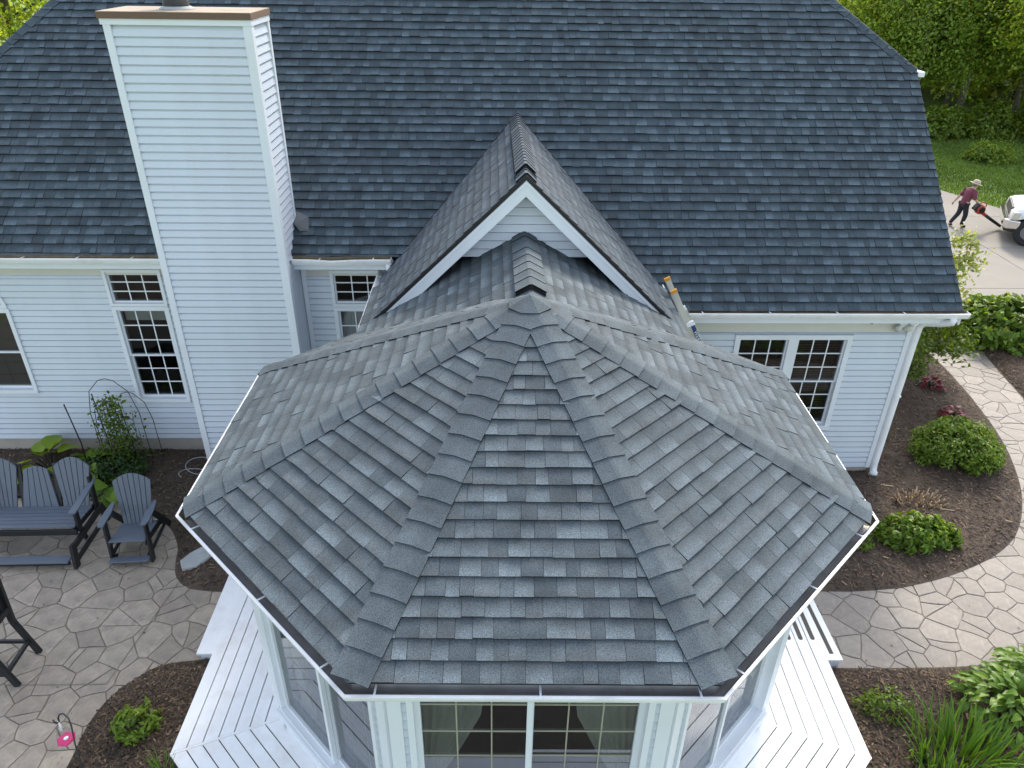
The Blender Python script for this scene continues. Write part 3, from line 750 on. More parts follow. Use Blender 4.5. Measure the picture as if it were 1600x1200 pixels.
w1 = wall_core('wall', -8.4, -4.4, WL, .14, .28, 3.45, open_l); siding(w1, (0, WL, 0), (1, 0, 0), (0, -1, 0), -8.4, -4.45, .29, 3.19, open_l)
w2 = wall_core('wall', -2.9, -1.2, WL, .14, .28, 3.45, open_m); siding(w2, (0, WL, 0), (1, 0, 0), (0, -1, 0), -2.74, -1.2, .29, 3.19, open_m)
w3 = wall_core('wall', 2.0, 6.17, WR, .14, .12, 2.90, open_r); siding(w3, (0, WR, 0), (1, 0, 0), (0, -1, 0), 2.0, 6.12, .13, 2.60, open_r)
MB().box((-8.4, WL-.030, 3.19), (-4.45, WL, 3.43)).build('frieze_board', 'frieze', w1)
MB().box((-2.81, WL-.030, 3.19), (-1.2, WL, 3.43)).build('frieze_board', 'frieze', w2)
MB().box((2.0, WR-.030, 2.60), (6.17, WR, 2.89)).build('frieze_board', 'frieze', w3)
MB().box((-8.4, WL-.01, -.1), (-4.4, WL+.1, .28)).box((-2.9, WL-.01, -.1), (-1.2, WL+.1, .28)).box((2.0, WR-.01, -.1), (6.16, WR+.1, .12)).box((-4.46, 9.70, -.1), (-2.86, 10.3, .25)).build('foundation', 'foundation', house)
MB().box((6.12, WR-.044, .12), (6.20, WR+.06, 2.89)).build('corner_post', 'trim', house, bevel=.006)
MB().box((-2.805, WL-.046, .28), (-2.74, WL-.002, 3.43)).build('corner_post', 'trim', house)
# unseen sides: gable end walls, back wall, the wall under the front gable
MB().prism([(6.17, WR+.001, -.1), (6.17, 20.7, -.1), (6.17, 20.7, 3.2), (6.17, 18.0, 5.75), (6.17, 12.4, 5.75), (6.17, WR+.001, 3.2)], (-.14, 0, 0)).box((-8.4, 20.6, -.1), (6.03, 20.7, 3.3)).build('wall', 'siding', house)
MB().prism([(-7.3, 10.5, -.1), (-7.3, 20.5, -.1), (-7.3, 20.5, 3.2), (-7.3, 18, 5.75), (-7.3, 12.4, 5.75), (-7.3, 10.5, 3.8)], (.1, 0, 0)).build('wall', 'siding', house)
MB().box((-1.2, 8.9, -.1), (-1.1, 10.5, 3.25)).box((1.95, 8.9, -.1), (2.05, 9.8, 3.25)).build('wall', 'siding', house)
MB().box((-7.2, 13.2, .3), (6.0, 13.3, 3.4)).box((-7.2, 10.48, .18), (-1.1, 13.2, .24)).box((2.0, 9.83, .08), (6.0, 13.2, .14)).box((-7.2, 10.48, 3.46), (-1.2, 13.2, 3.5)).build('interior_wall', 'room', house)

# windows ---------------------------------------------------------------
PANE = {}; FRONT_GRILLE = False
def pane_mesh(w, h, m):
    key = (round(w, 3), round(h, 3), m)
    if key not in PANE: PANE[key] = MB().box((0, 0, 0), (w, .005, h)).mesh('pane', M[m])
    return PANE[key]
def sash(win, F, u0, u1, z0, z1, cols, rows, d, fw, gm='glass', mm='muntin', zlines=None):
    """one glazed sash: frame, muntins and its panes; d: depth behind the wall face"""
    fr = MB(); T = lambda p: F @ Vector(p)
    def bx(a, b, c, e, y0, y1, mb): mb.box((a, y0, c), (b, y1, e), F)
    bx(u0, u1, z0, z0+fw, d-.02, d+.02, fr); bx(u0, u1, z1-fw, z1, d-.02, d+.02, fr)
    bx(u0, u0+fw, z0+fw, z1-fw, d-.02, d+.02, fr); bx(u1-fw, u1, z0+fw, z1-fw, d-.02, d+.02, fr)
    fr.build('sash', 'trim', win)
    a, b, c, e = u0+fw, u1-fw, z0+fw, z1-fw; mt = .016
    us = [a+(b-a)*i/cols for i in range(cols+1)]; zs = zlines and [c, *zlines, e] or [c+(e-c)*i/rows for i in range(rows+1)]
    mu = MB()
    y0, y1 = (d-.006, d+.004) if zlines is None or FRONT_GRILLE else (d+.014, d+.019)       # sunroom: flat grilles behind the glass
    if zlines: mt = .011
    for u in us[1:-1]: bx(u-mt/2, u+mt/2, c, e, y0, y1, mu)
    for z in zs[1:-1]: bx(a, b, z-mt/2, z+mt/2, y0-.001, y1-.0008, mu)
    if mu.v: mu.build('muntins', mm, win)
    for i in range(len(us)-1):
        for j in range(len(zs)-1):
            inst('pane', pane_mesh(us[i+1]-us[i]-.001, zs[j+1]-zs[j]-.001, gm), F @ Matrix.Translation((us[i]+.0005, d+.006, zs[j]+.0005)), win)
def casing(parent, F, u0, u1, z0, z1, w, proud=.052, depth=.12, sill=True, label=None):
    mb = MB()
    def bx(a, b, c, e, y0, y1): mb.box((a, y0, c), (b, y1, e), F)
    bx(u0, u1, z1-w, z1, -proud, depth); bx(u0, u1, z0, z0+w, -proud-(.012 if sill else 0), depth)
    bx(u0, u0+w, z0+w, z1-w, -proud, depth); bx(u1-w, u1, z0+w, z1-w, -proud, depth)
    return mb.build('window', 'trim', parent, label=label)
FL_ = frame((0, WL, 0), (1, 0, 0), (0, 1, 0), (0, 0, 1)); FR_ = frame((0, WR, 0), (1, 0, 0), (0, 1, 0), (0, 0, 1))
def tall_window(parent, x0, x1, curtain):
    w = casing(parent, FL_, x0, x1, 2.70, 3.28, .045, label='nine-pane transom light')
    sash(w, FL_, x0+.045, x1-.045, 2.745, 3.235, 3, 3, .01, .022)
    w = casing(parent, FL_, x0, x1, 1.01, 2.69, .06)
    sash(w, FL_, x0+.06, x1-.06, 1.83, 2.63, 3, 3, .01, .028); sash(w, FL_, x0+.06, x1-.06, 1.07, 1.85, 3, 3, .05, .028)
    return w
wa = tall_window(w1, -5.70, -4.855, False)
MB().box((-5.6, WL+.10, 2.40), (-4.95, WL+.13, 2.62)).build('roller_shade', 'curtain', wa)
wb = tall_window(w2, -2.39, -1.55, True)
cv = MB(); n = 30
cv.add([(-2.34+.72*i/n, WL+.13+.02*math.sin(i*1.9), 2.6) for i in range(n+1)]+[(-2.34+.72*i/n, WL+.13+.02*math.sin(i*1.9+.3), 1.1) for i in range(n+1)], [(i, i+1, i+n+2, i+n+1) for i in range(n)])
cv.build('curtain', 'curtain_white', wb, smooth=True)
# leftmost window, cut by the frame
w = casing(w1, FL_, -8.05, -7.22, 1.18, 2.65, .06); sash(w, FL_, -7.99, -7.28, 1.88, 2.59, 2, 3, .01, .028, mm='room', zlines=[2.10, 2.34]); sash(w, FL_, -7.99, -7.28, 1.24, 1.90, 2, 3, .05, .028, mm='room', zlines=[1.46, 1.67])
MB().box((-7.98, WL+.11, 1.25), (-7.29, WL+.12, 2.58)).build('roller_shade', 'room', w)
arcp = lambda a, b, z0: [(-7.74+a*math.cos(t), z0+b*math.sin(t)) for t in [PI*i/16 for i in range(17)]]
def arch_ring(o_, i_, z0, y0, y1, name, m, par):
    A, B = arcp(*o_, z0), arcp(*i_, z0); mb = MB()
    for q in range(16): mb.prism([(A[q][0], y0, A[q][1]), (A[q+1][0], y0, A[q+1][1]), (B[q+1][0], y0, B[q+1][1]), (B[q][0], y0, B[q][1])], (0, y1-y0, 0))
    return mb.build(name, m, par)
w = arch_ring((.50, .36), (.44, .30), 2.70, WL-.052, WL+.05, 'window', 'trim', w1); w['label'] = 'arched light over the leftmost window'
MB().box((-8.24, WL-.052, 2.655), (-7.24, WL+.05, 2.70)).build('sill', 'trim', w)
MB().prism([(x, WL+.01, z) for x, z in arcp(.44, .30, 2.70)], (0, .005, 0)).build('pane', 'glass', w)
# twin window on the right with wooden blinds
for x0, x1 in ((3.58, 4.455), (4.455, 5.33)):
    w = casing(w3, FR_, x0, x1, .88, 2.55, .075 if True else 0)
    sash(w, FR_, x0+.075, x1-.075, 1.73, 2.475, 3, 3, .01, .022); sash(w, FR_, x0+.075, x1-.075, .955, 1.75, 3, 3, .05, .022)
    bl = MB(); z = .98
    while z < 2.46:
        bl.add([(x0+.08, WR+.085, z+.020), (x1-.08, WR+.085, z+.020), (x1-.08, WR+.10, z-.022), (x0+.08, WR+.10, z-.022)], [(0, 1, 2, 3)]); z += .040
    bl.build('blind', 'blind', w)
# things standing on the inside sill of the tall window
pot = MB().lathe([(.05, 0), (.07, .12), (.075, .12), (.06, .11)], Matrix.Translation((-5.2, WL+.28, 1.07)), 14)
pot.build('flower_pot', 'twig', wa)

# chimney -----------------------------------------------------------------
CX0, CX1, CY0, CY1, CZ1 = -4.515, -2.812, 9.645, 10.42, 6.64
ch = MB().box((CX0+.02, CY0+.034, .2), (CX1-.034, CY1, CZ1)).build('chimney', 'siding', house, label='tall white sided chimney stack')
z0 = 6.545-.1016*62
siding(ch, (0, CY0+.030, 0), (1, 0, 0), (0, -1, 0), CX0+.09, CX1-.09, z0, 6.56)
siding(ch, (CX1-.030, CY0, 0), (0, 1, 0), (1, 0, 0), .09, .72, z0+.1016*16, 6.56)
MB().box((CX0, CY0-.016, .2), (CX0+.09, CY0+.033, 6.58)).build('corner_post', 'trim', ch, bevel=.006)
MB().box((CX1-.09, CY0-.016, .2), (CX1+.013, CY0+.02, 6.58)).box((CX1-.02, CY0+.0205, .2), (CX1+.012, CY0+.09, 6.58)).build('corner_post', 'trim', ch)
MB().box((CX1-.02, 10.36, 4.0), (CX1+.014, 10.43, 6.58)).build('corner_post', 'trim', ch)
MB().box((CX0-.02, CY0-.025, 6.57), (CX1+.02, CY1+.02, 6.635)).build('cap_trim', 'trim', ch)
MB().box((CX0-.035, CY0-.045, 6.636), (CX1+.03, CY1+.04, 6.705)).build('cap_edge', 'wood_edge', ch)
MB().box((CX0-.03, CY0-.040, 6.7055), (CX1+.025, CY1+.035, 6.712)).build('cap', 'wood_cap', ch)
fx, fy = -3.78, 10.06
MB().lathe([(.205, 6.713), (.20, 6.722), (.165, 6.74), (.16, 6.745)], Matrix.Translation((fx, fy, 0)), 28).build('flue_collar', 'rock', ch, smooth=True)
MB().lathe([(.15, 6.743), (.15, 7.25), (.13, 7.25)], Matrix.Translation((fx, fy, 0)), 28).build('flue_pipe', 'flash', ch, smooth=True)
# step flashing kicked out at the foot of the chimney
fl = MB(); 
P = [(-2.80, 10.52, main_z(10.52)), (-2.80, 10.27, main_z(10.27)+.10), (-2.72, 10.22, main_z(10.22)+.06), (-2.60, 10.25, main_z(10.25)+.025), (-2.62, 10.42, main_z(10.42)+.02)]
fl.add(P, [(0, 1, 4), (1, 2, 3, 4)]); fl.build('flashing', 'flash', ch)
MB().prism([(-2.799, 10.05, main_z(10.05)+.02), (-2.799, 12, main_z(10.35)+.6), (-2.799, 10.30, main_z(10.3)+.02)], (.004, 0, 0))
# downspout on the right corner
ds = MB().tube([(6.50, 9.30, 2.985), (6.50, 9.31, 2.92), (6.44, 9.40, 2.86), (6.30, 9.59, 2.78), (6.255, 9.63, 2.70), (6.25, 9.635, 2.4), (6.25, 9.635, .22), (6.24, 9.60, .12), (6.22, 9.52, .05)], .054, 10)
dso = ds.build('downspout', 'gutter', house, smooth=True)
MB().lathe([(.058, .03), (.062, .05), (.058, .11)], Matrix.Translation((6.23, 9.55, 0)), 14).build('drain_adapter', 'trim', dso, smooth=True)
MB().box((6.20, 9.585, 1.5), (6.30, 9.69, 1.53)).build('strap', 'trim', dso)
# floodlight and camera under the right eave, spout end by the valley
fdl = MB().box((5.93, 9.58, 2.70), (6.05, 9.68, 2.80)).build('floodlight', 'trim', house, bevel=.01)
for dx in (-.06, .08):
    mx = Matrix.Translation((5.97+dx, 9.56, 2.70)) @ Matrix.Rotation(rad(50), 4, 'X') @ Matrix.Rotation(dx*4, 4, 'Y')
    MB().lathe([(.02, .10), (.045, .04), (.05, -.04), (.04, -.05)], mx, 14).build('lamp_head', 'frieze', fdl, smooth=True)
MB().lathe([(.03, .04), (.035, 0), (.02, -.04)], Matrix.Translation((5.52, 9.60, 2.80)), 12).build('security_camera', 'black', house, smooth=True)
MB().tube([(-1.46, 9.90, 3.52), (-1.46, 9.92, 3.44), (-1.50, 10.0, 3.38)], .035, 8).build('downspout', 'gutter', house, smooth=True)

# ================================================================== octagonal sunroom
SC = Vector((.3417, 6.1167, 0)); ROT = -0.0208; T8 = math.tan(PI/8)
sunroom = empty('sunroom', (SC.x, SC.y, 0), 'octagonal sunroom with a weathered grey shingle roof ringed by white gutters', 'sunroom')
A_E, Z_E, TH = 2.946, 3.2546, .4544; APEX = Z_E+A_E*math.tan(TH); SL = A_E/math.cos(TH)
def side_dir(k):
    a = -PI/2+k*PI/4+ROT; n = Vector((math.cos(a), math.sin(a), 0)); return Vector((-n.y, n.x, 0)), n   # U along the eave, N outwards
rd = MB(); stabs = []
for k in range(8):
    U, N = side_dir(k); O = SC+N*A_E+Vector((0, 0, Z_E)); V = (-N*math.cos(TH)+Vector((0, 0, math.sin(TH))))
    hw = A_E*T8; poly = [(-hw, 0), (hw, 0), (0, SL)]; Nn = U.cross(V)
    rd.prism([O+U*a+V*b-Nn*.004 for a, b in poly], -Nn*.02)
    if k in (3, 4, 5): 
        shingle_field(stabs, O, U, V, poly, .13, .30, 60+k, teeth=.45, tones=(.2, .4, .55, .7, .9), ts=(.008, .012), cull=lambda c: 4.5-.56*abs(c.x-GX) > c.z+.06)
    else: shingle_field(stabs, O, U, V, poly, *((.09, .20) if k == 0 else (.15, .30)), 60+k, teeth=.45 if k == 0 else .3, tones=(.05, .2, .5, .8, .95) if k == 0 else (.15, .4, .55, .7, .85), ts=(.011, .017))
sroof = rd.build('roof', 'underlay', sunroom)
# connecting roof back to the house
CZR, CS, CW = 4.5, .56, 2.0; cc = 1/math.hypot(1, CS); cs_ = CS*cc; CL = CW/cc
oL = Vector((GX-CW, 0, CZR-CW*CS)); vL = Vector((cc, 0, cs_)); oR = Vector((GX+CW, 0, CZR-CW*CS)); vR = Vector((-cc, 0, cs_))
pL = [(-9.4, 0), (-6.2, 0), (-6.2, CL), (-9.4, CL)]; pR = [(6.2, 0), (9.4, 0), (9.4, CL), (6.2, CL)]
def under_oct(c):
    d = c-SC; A = max(d.dot(side_dir(k)[1]) for k in range(8)); return A < A_E and APEX-A*math.tan(TH) > c.z+.03
cr = MB(); ctabs = []
for o_, u_, v_, p_, s_ in ((oL, UL, vL, pL, 81), (oR, UR, vR, pR, 82)):
    nn = u_.cross(v_); cr.prism([o_+u_*a+v_*b-nn*.004 for a, b in p_], -nn*.02)
    shingle_field(ctabs, o_, u_, v_, p_, .13, .30, s_, teeth=.3, cull=under_oct, ts=(.008, .012))
croof = cr.build('connecting_roof', 'underlay', sunroom)
allt = sorted(stabs+ctabs, key=shown, reverse=True)[:300]; ids = {id(t) for t in allt}
for lst, par in ((stabs, sroof), (ctabs, croof)):
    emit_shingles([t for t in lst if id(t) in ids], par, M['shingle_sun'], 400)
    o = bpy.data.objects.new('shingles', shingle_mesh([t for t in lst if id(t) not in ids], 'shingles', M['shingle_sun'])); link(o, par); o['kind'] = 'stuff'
# hip caps
apex = SC+Vector((0, 0, APEX))
for k in range(8):
    a = -PI/2+PI/8+k*PI/4+ROT; c = SC+Vector((math.cos(a), math.sin(a), 0))*(A_E/math.cos(PI/8))+Vector((0, 0, Z_E))
    if k in (3, 4): continue
    front = k in (0, 7)
    cap_row('hip_cap', c+(apex-c)*.005, c+(apex-c)*(.975 if front else .955), (0, 0, 1), .148, .195, rad(11), M['shingle_sun'], sroof, seed=90+k, t=.015, lift=.010 if front else .006, fit=True)
U, N = side_dir(0)
# folded piece closing the peak, creased over the hips
vs = [apex+Vector((0, 0, .034))]; pr = .19/math.cos(PI/8)
for dz in (0, -.013):
    for q in range(8):
        a = -PI/2+PI/8+q*PI/4+ROT; vs.append(apex+Vector((math.cos(a)*pr, math.sin(a)*pr, .030+dz-.19*math.tan(TH))))
fs = [(0, 1+q, 1+(q+1) % 8) for q in range(8)]+[(1+q, 9+q, 9+(q+1) % 8, 1+(q+1) % 8) for q in range(8)]
me = MB().add(vs, fs).mesh('peak_piece', M['shingle_sun']); set_tone(me, [(.5, .2, 1 if q >= 8 else 0) for q in range(16)]); uvl = me.uv_layers.new(name='UVMap')
uvl.data.foreach_set('uv', np.full(2*len(me.loops), .5, dtype=np.float32)); inst('peak_piece', me, Matrix(), sroof)
# connector ridge vent with caps
ridge_vent(croof, None, GX, CZR+.008, CS, 6.72, 7.88, .15)
cap_row('ridge_cap', (GX, 6.72, CZR+.055), (GX, 7.84, CZR+.055), (0, 0, 1), .18, .21, math.atan(CS), M['shingle_sun'], croof, seed=70, t=.012)
cap_row('ridge_cap', (GX, 7.88, CZR+.004), (GX, 8.5, CZR+.004), (0, 0, 1), .17, .2, math.atan(CS), M['shingle_sun'], croof, seed=71)
cap_row('ridge_cap', (GX, 6.52, CZR+.004), (GX, 6.76, CZR+.004), (0, 0, 1), .18, .2, math.atan(CS), M['shingle_sun'], croof, seed=72)

# gutters: one length per side, mitred at the corners
for k in range(8):
    if k == 4: continue
    U, N = side_dir(k)
    def P(a, z, s): return SC+N*a+U*(s*a*T8)+Vector((0, 0, z))
    outer = [(2.988, 3.197), (3.010, 3.197), (3.010, 3.178), (2.998, 3.150), (2.978, 3.115), (2.895, 3.105)]
    inner = [(2.988, 3.196), (2.984, 3.172), (2.970, 3.145), (2.958, 3.122), (2.912, 3.116), (2.900, 3.246)]
    def sw(prof, nm, m, par):
        mb = MB(); n = len(prof); mb.add([P(a, z, -1) for a, z in prof]+[P(a, z, 1) for a, z in prof], [(i, i+n, i+n+1, i+1) for i in range(n-1)]); return mb.build(nm, m, par)
    go = sw(outer, 'gutter', 'gutter', sunroom); sw(inner, 'trough', 'trough' if k in (0, 1, 7) else 'trough_leaf', go)
    hw = 3.0*T8
    for s in ((-hw+.19, .03, hw-.16) if k == 0 else (-hw+.25, .1, hw-.3) if k in (1, 7) else (-.7, 0, .7)):
        MB().prism([SC+N*2.90+U*s+Vector((0, 0, 3.193)), SC+N*2.992+U*s+Vector((0, 0, 3.198)), SC+N*2.992+U*s+Vector((0, 0, 3.203)), SC+N*2.90+U*s+Vector((0, 0, 3.198))], U*.014).build('hanger', 'trim', go)
    sf = MB(); sf.add([P(2.55, 3.085, -1), P(2.55, 3.085, 1), P(2.93, 3.085, 1), P(2.93, 3.085, -1)], [(0, 1, 2, 3)]); sf.build('soffit', 'trim', sunroom)
# walls: glazed on the three front sides
WA = 2.575; WH = WA*T8; ZF = .235
for k in range(8):
    if k == 4: continue
    U, N = side_dir(k); F = frame(SC+N*WA, U, -N, (0, 0, 1))
    if k in (0, 1, 2, 6, 7):
        op = [(-.92, .92, .58, 2.86)]
        mb = MB()
        for (a, b, c, d) in ((-WH, -.92, .1, 3.09), (.92, WH, .1, 3.09), (-.92, .92, .1, .58), (-.92, .92, 2.86, 3.09)): mb.box((a, 0, c), (b, .10, d), F)
        wl = mb.build('wall', 'siding', sunroom)
        siding(wl, SC+N*WA, U, N, -WH+.105, -.90, ZF+.02, 3.07); siding(wl, SC+N*WA, U, N, .90, WH-.105, ZF+.02, 3.07)
        for s in (-1, 1):
            MB().box((s*WH-(.105 if s > 0 else -.0), -.040, ZF), (s*WH+(.0 if s > 0 else .105), .02, 3.085), F).build('corner_board', 'trim', sunroom)
        w = casing(wl, F, -.92, .92, .58, 2.86, .05, proud=.055, depth=.09)
        MB().box((-.95, -.095, .52), (.95, .0, .575), F).build('sill', 'trim', w, bevel=.006)
        MB().box((-.90, -.040, ZF), (.90, -.001, .515), F).build('apron', 'trim', w)
        # two sliding lights; the right one sits in the inner track
        GRD = True; zl = [.95, 1.26, 1.58, 1.90, 2.21, 2.53]
        FRONT_GRILLE = (k == 0)
        sash(w, F, -.87, .02, .63, 2.81, 3, 7, .01, .045, 'glass_sun', 'muntin_tan', zl)
        sash(w, F, -.015, .87, .63, 2.81, 3, 7, .055, .045, 'glass_sun', 'muntin_tan', [z-.06 for z in zl])
        # tied-back curtains
        for s in (-1, 1):
            cv = MB(); n = 24; rows = ((2.75, .55), (2.2, .48), (1.75, .30), (1.45, .16), (1.3, .14), (.9, .22), (.5, .26))
            vs = [(s*(.86-wd*i/n), .17+.025*math.sin(i*1.7+z), z) for z, wd in rows for i in range(n+1)]
            cv.add([F @ Vector(p) for p in vs], [(r*(n+1)+i, r*(n+1)+i+1, (r+1)*(n+1)+i+1, (r+1)*(n+1)+i) for r in range(len(rows)-1) for i in range(n)])
            cv.build('curtain', 'curtain', w, smooth=True)
    else:
        wl = MB().box((-WH, 0, .1), (WH, .1, 3.09), F).build('wall', 'siding', sunroom)
fl = MB(); ring = [SC+Vector((math.cos(-PI/2+PI/8+k*PI/4+ROT), math.sin(-PI/2+PI/8+k*PI/4+ROT), 0))*(2.5/math.cos(PI/8)) for k in range(8)]
fl.prism([p+Vector((0, 0, .18)) for p in ring], (0, 0, .04)).build('floor', 'room', sunroom)
MB().prism([p+Vector((0, 0, 3.0)) for p in ring], (0, 0, .03)).build('ceiling', 'room', sunroom)

# ================================================================== deck
deck = empty('deck', (SC.x, SC.y, 0), 'white painted deck ringing the sunroom with mitred boards', 'deck')
ZD = .235; NB = 7; A0, A1 = 2.60, 3.615; bw = (A1-A0)/NB; GAP = .011
Y_END = 7.25
for k in (0, 1, 2, 6, 7):
    U, N = side_dir(k)
    for i in range(NB):
        a, b = A0+i*bw+GAP/2, A0+(i+1)*bw-GAP/2; cut = .016
        def Q(r, s):
            return SC+N*r+U*s
        pa, pb = a*T8-cut, b*T8-cut
        if k in (0, 1, 7): poly = [Q(a, -pa), Q(a, pa), Q(b, pb), Q(b, -pb)]
        elif k == 2: e = Y_END-SC.y; poly = [Q(a, -pa), Q(a, e), Q(b, e), Q(b, -pb)]
        else: e = Y_END-SC.y; poly = [Q(a, -e), Q(a, pa), Q(b, pb), Q(b, -e)]
        poly = [Vector((p.x, p.y, ZD-.028)) for p in poly]
        MB().prism(poly, (0, 0, .028+random.uniform(-.001, .001))).build('deck_board', 'deck', deck, bevel=.003)
    # skirt board
    s0, s1 = -A1*T8, A1*T8
    if k == 2: s1 = Y_END-SC.y
    if k == 6: s0 = -(Y_END-SC.y)
    MB().prism([SC+N*(A1-.045)+U*s0+Vector((0, 0, .02)), SC+N*(A1-.045)+U*s1+Vector((0, 0, .02)), SC+N*(A1-.045)+U*s1+Vector((0, 0, ZD-.03)), SC+N*(A1-.045)+U*s0+Vector((0, 0, ZD-.03))], N*.025).build('skirt', 'deck', deck)
for k in (0, 1, 7, 6):     # mitre strips between the runs
    a = -PI/2+PI/8+k*PI/4+ROT; d = Vector((math.cos(a), math.sin(a), 0)); n = Vector((-d.y, d.x, 0))*.0125
    p, q = SC+d*(A0/math.cos(PI/8)), SC+d*((A1-.004)/math.cos(PI/8))
    MB().prism([p-n+Vector((0, 0, ZD-.028)), q-n+Vector((0, 0, ZD-.028)), q+n+Vector((0, 0, ZD-.028)), p+n+Vector((0, 0, ZD-.028))], (0, 0, .028)).build('mitre_strip', 'deck', deck)
MB().prism([p_+Vector((0, 0, .02)) for p_ in [SC+Vector((math.cos(-PI/2+PI/8+k*PI/4+ROT), math.sin(-PI/2+PI/8+k*PI/4+ROT), 0))*(3.5/math.cos(PI/8)) for k in range(8)]], (0, 0, .13)).build('joists', 'underlay', deck)
# steps down to patio and path
for s, x0, x1, y0, y1 in ((-1, -3.50, -3.285, 6.02, 7.30), (1, 3.965, 4.175, 5.83, 7.2)):
    st = MB().box((min(x0, x1), y0, .125), (max(x0, x1), y1, .155)).build('step', 'deck', deck, bevel=.004)
    MB().box((min(x0, x1)+.03, y0+.03, .0), (max(x0, x1)-.02, y1, .124)).build('step_skirt', 'trim', st)
for k, (o_, e_) in enumerate(((A1-.075, 5.98), (A1-.075-bw, 6.16), (A1-.075-2*bw, 6.16), (A1-.075-3*bw, 6.16))):
    U, N = side_dir(2)
    if k == 0: 
        MB().box((4.045, 5.92, .1555), (4.095, 7.1, .158)).build('grip_strip', 'grip', deck); continue
    p = SC+N*(o_+bw-.0); s0 = e_-SC.y
    # rounded near end
    r = .027; outl = [Vector((r*math.cos(t), r*math.sin(t), 0)) for t in [PI+PI*i/8 for i in range(9)]]
    pl = [p+N*v.x+U*(s0+v.y) for v in outl]+[p+N*r+U*1.0, p-N*r+U*1.0]
    MB().prism([Vector((v.x, v.y, ZD+.0015)) for v in pl], (0, 0, .002)).build('grip_strip', 'grip', deck)

# ================================================================== furniture
def slat(w0, w1, h, t, x0, x1, crown0, crown1):
    """a back slat outline in XZ: bottom from w0[0]..w0[1], top from w1.. with crown heights"""
    return [(w0[0], 0), (w0[1], 0), (w1[1], crown1), (w1[0], crown0)]
def fan_back(thing, F, wb, wt, h, n, arch, m='poly_grey'):
    """fan of slats; F frame with x across, y up the back, z towards the sitter"""
    for i in range(n):
        b0, b1 = -wb/2+wb*i/n+.004, -wb/2+wb*(i+1)/n-.004; t0, t1 = -wt/2+wt*i/n+.004, -wt/2+wt*(i+1)/n-.004
        def top(x): return h+arch*(1-(2*x/wt)**2)
        pts = [(b0, 0), (b1, 0), (t1, top(t1)), ((t0+t1)/2, top((t0+t1)/2)), (t0, top(t0))]
        MB().prism([F @ Vector((x, y, 0)) for x, y in pts], (F.to_3x3() @ Vector((0, 0, .024)))).build('back_slat', m, thing, bevel=.003)
def plank(name, m, thing, a, b, bev=.004, mx=None):
    return MB().box(a, b, mx).build(name, m, thing, bevel=bev)
def beam(name, m, thing, p, q, w, d, axis=(1, 0, 0)):
    """rectangular bar from p to q; w across axis, d in the other direction"""
    p, q = Vector(p), Vector(q); D = (q-p).normalized(); X = Vector(axis); X = (X-D*X.dot(D)).normalized(); Yv = D.cross(X)
    c = [p+X*(sx*w/2)+Yv*(sy*d/2) for sx, sy in ((-1, -1), (1, -1), (1, 1), (-1, 1))]
    return MB().prism(c, q-p).build(name, m, thing, bevel=.004)
def adirondack(loc, rz, label, group=None, seat_m='poly_grey', foot=True):
    t = bpy.data.objects.new('adirondack_chair', None); t.location = loc; t.rotation_euler = (0, 0, rz); COL.objects.link(t); tag(t, label, 'chair', group)
    for i in range(6):                      # seat slats, falling to the back
        y = -.30+i*.084; z = .40-i*.014
        plank('seat_slat', seat_m, t, (-.26, y, z-.022), (.26, y+.068, z), .003)
    F = Matrix.Translation((0, .17, .34)) @ Matrix.Rotation(rad(90+14), 4, 'X') @ Matrix.Rotation(0, 4, 'Y')
    fan_back(t, Matrix.Translation((0, .17, .32)) @ Matrix.Rotation(rad(76), 4, 'X'), .42, .56, .68, 7, .12, seat_m)
    for z_, w_ in ((.25, .44), (.58, .54)):
        y_ = .17+z_*math.sin(rad(14)); plank('back_rail', 'poly_black', t, (-w_/2, y_+.002, .32+z_*math.cos(rad(14))-.035), (w_/2, y_+.028, .32+z_*math.cos(rad(14))+.035))
    for s in (-1, 1):
        beam('leg', 'poly_black', t, (s*.285, -.28, 0), (s*.285, -.20, .66), .035, .10)
        beam('leg', 'poly_black', t, (s*.285, .52, 0), (s*.285, .06, .62), .033, .09)
        beam('side_rail', 'poly_black', t, (s*.255, -.30, .355), (s*.255, .34, .24), .025, .09)
        beam('stretcher', 'poly_black', t, (s*.275, -.24, .14), (s*.275, .44, .14), .025, .06)
        ap = [(-.30, .045), (-.31, -.03), (-.24, -.06), (.0, -.055), (.22, -.03), (.24, .02), (.0, .05)]
        MB().prism([(s*(.30)+s*(-b), a, .665) for a, b in ap], (0, 0, .026)).build('arm', seat_m, t, bevel=.004)
    beam('cross_bar', 'poly_black', t, (-.27, .40, .14), (.27, .40, .14), .03, .06, (0, 1, 0))
    if foot: plank('footrest', seat_m, t, (-.30, -.40, .085), (.27, -.29, .11)); beam('footrest_bracket', 'poly_black', t, (-.25, -.36, .06), (-.25, -.2, .08), .03, .05); beam('footrest_bracket', 'poly_black', t, (.22, -.36, .06), (.22, -.2, .08), .03, .05)
    return t
ac = adirondack((-4.97, 7.98, .012), rad(4), 'single slate-grey adirondack chair on black legs beside the mulch bed')
ac.scale = (.92, .95, .97)
bc = empty('bar_chair', (-5.8, 5.95, .012), 'tall black bar chair seen from behind at the left picture edge', 'chair')
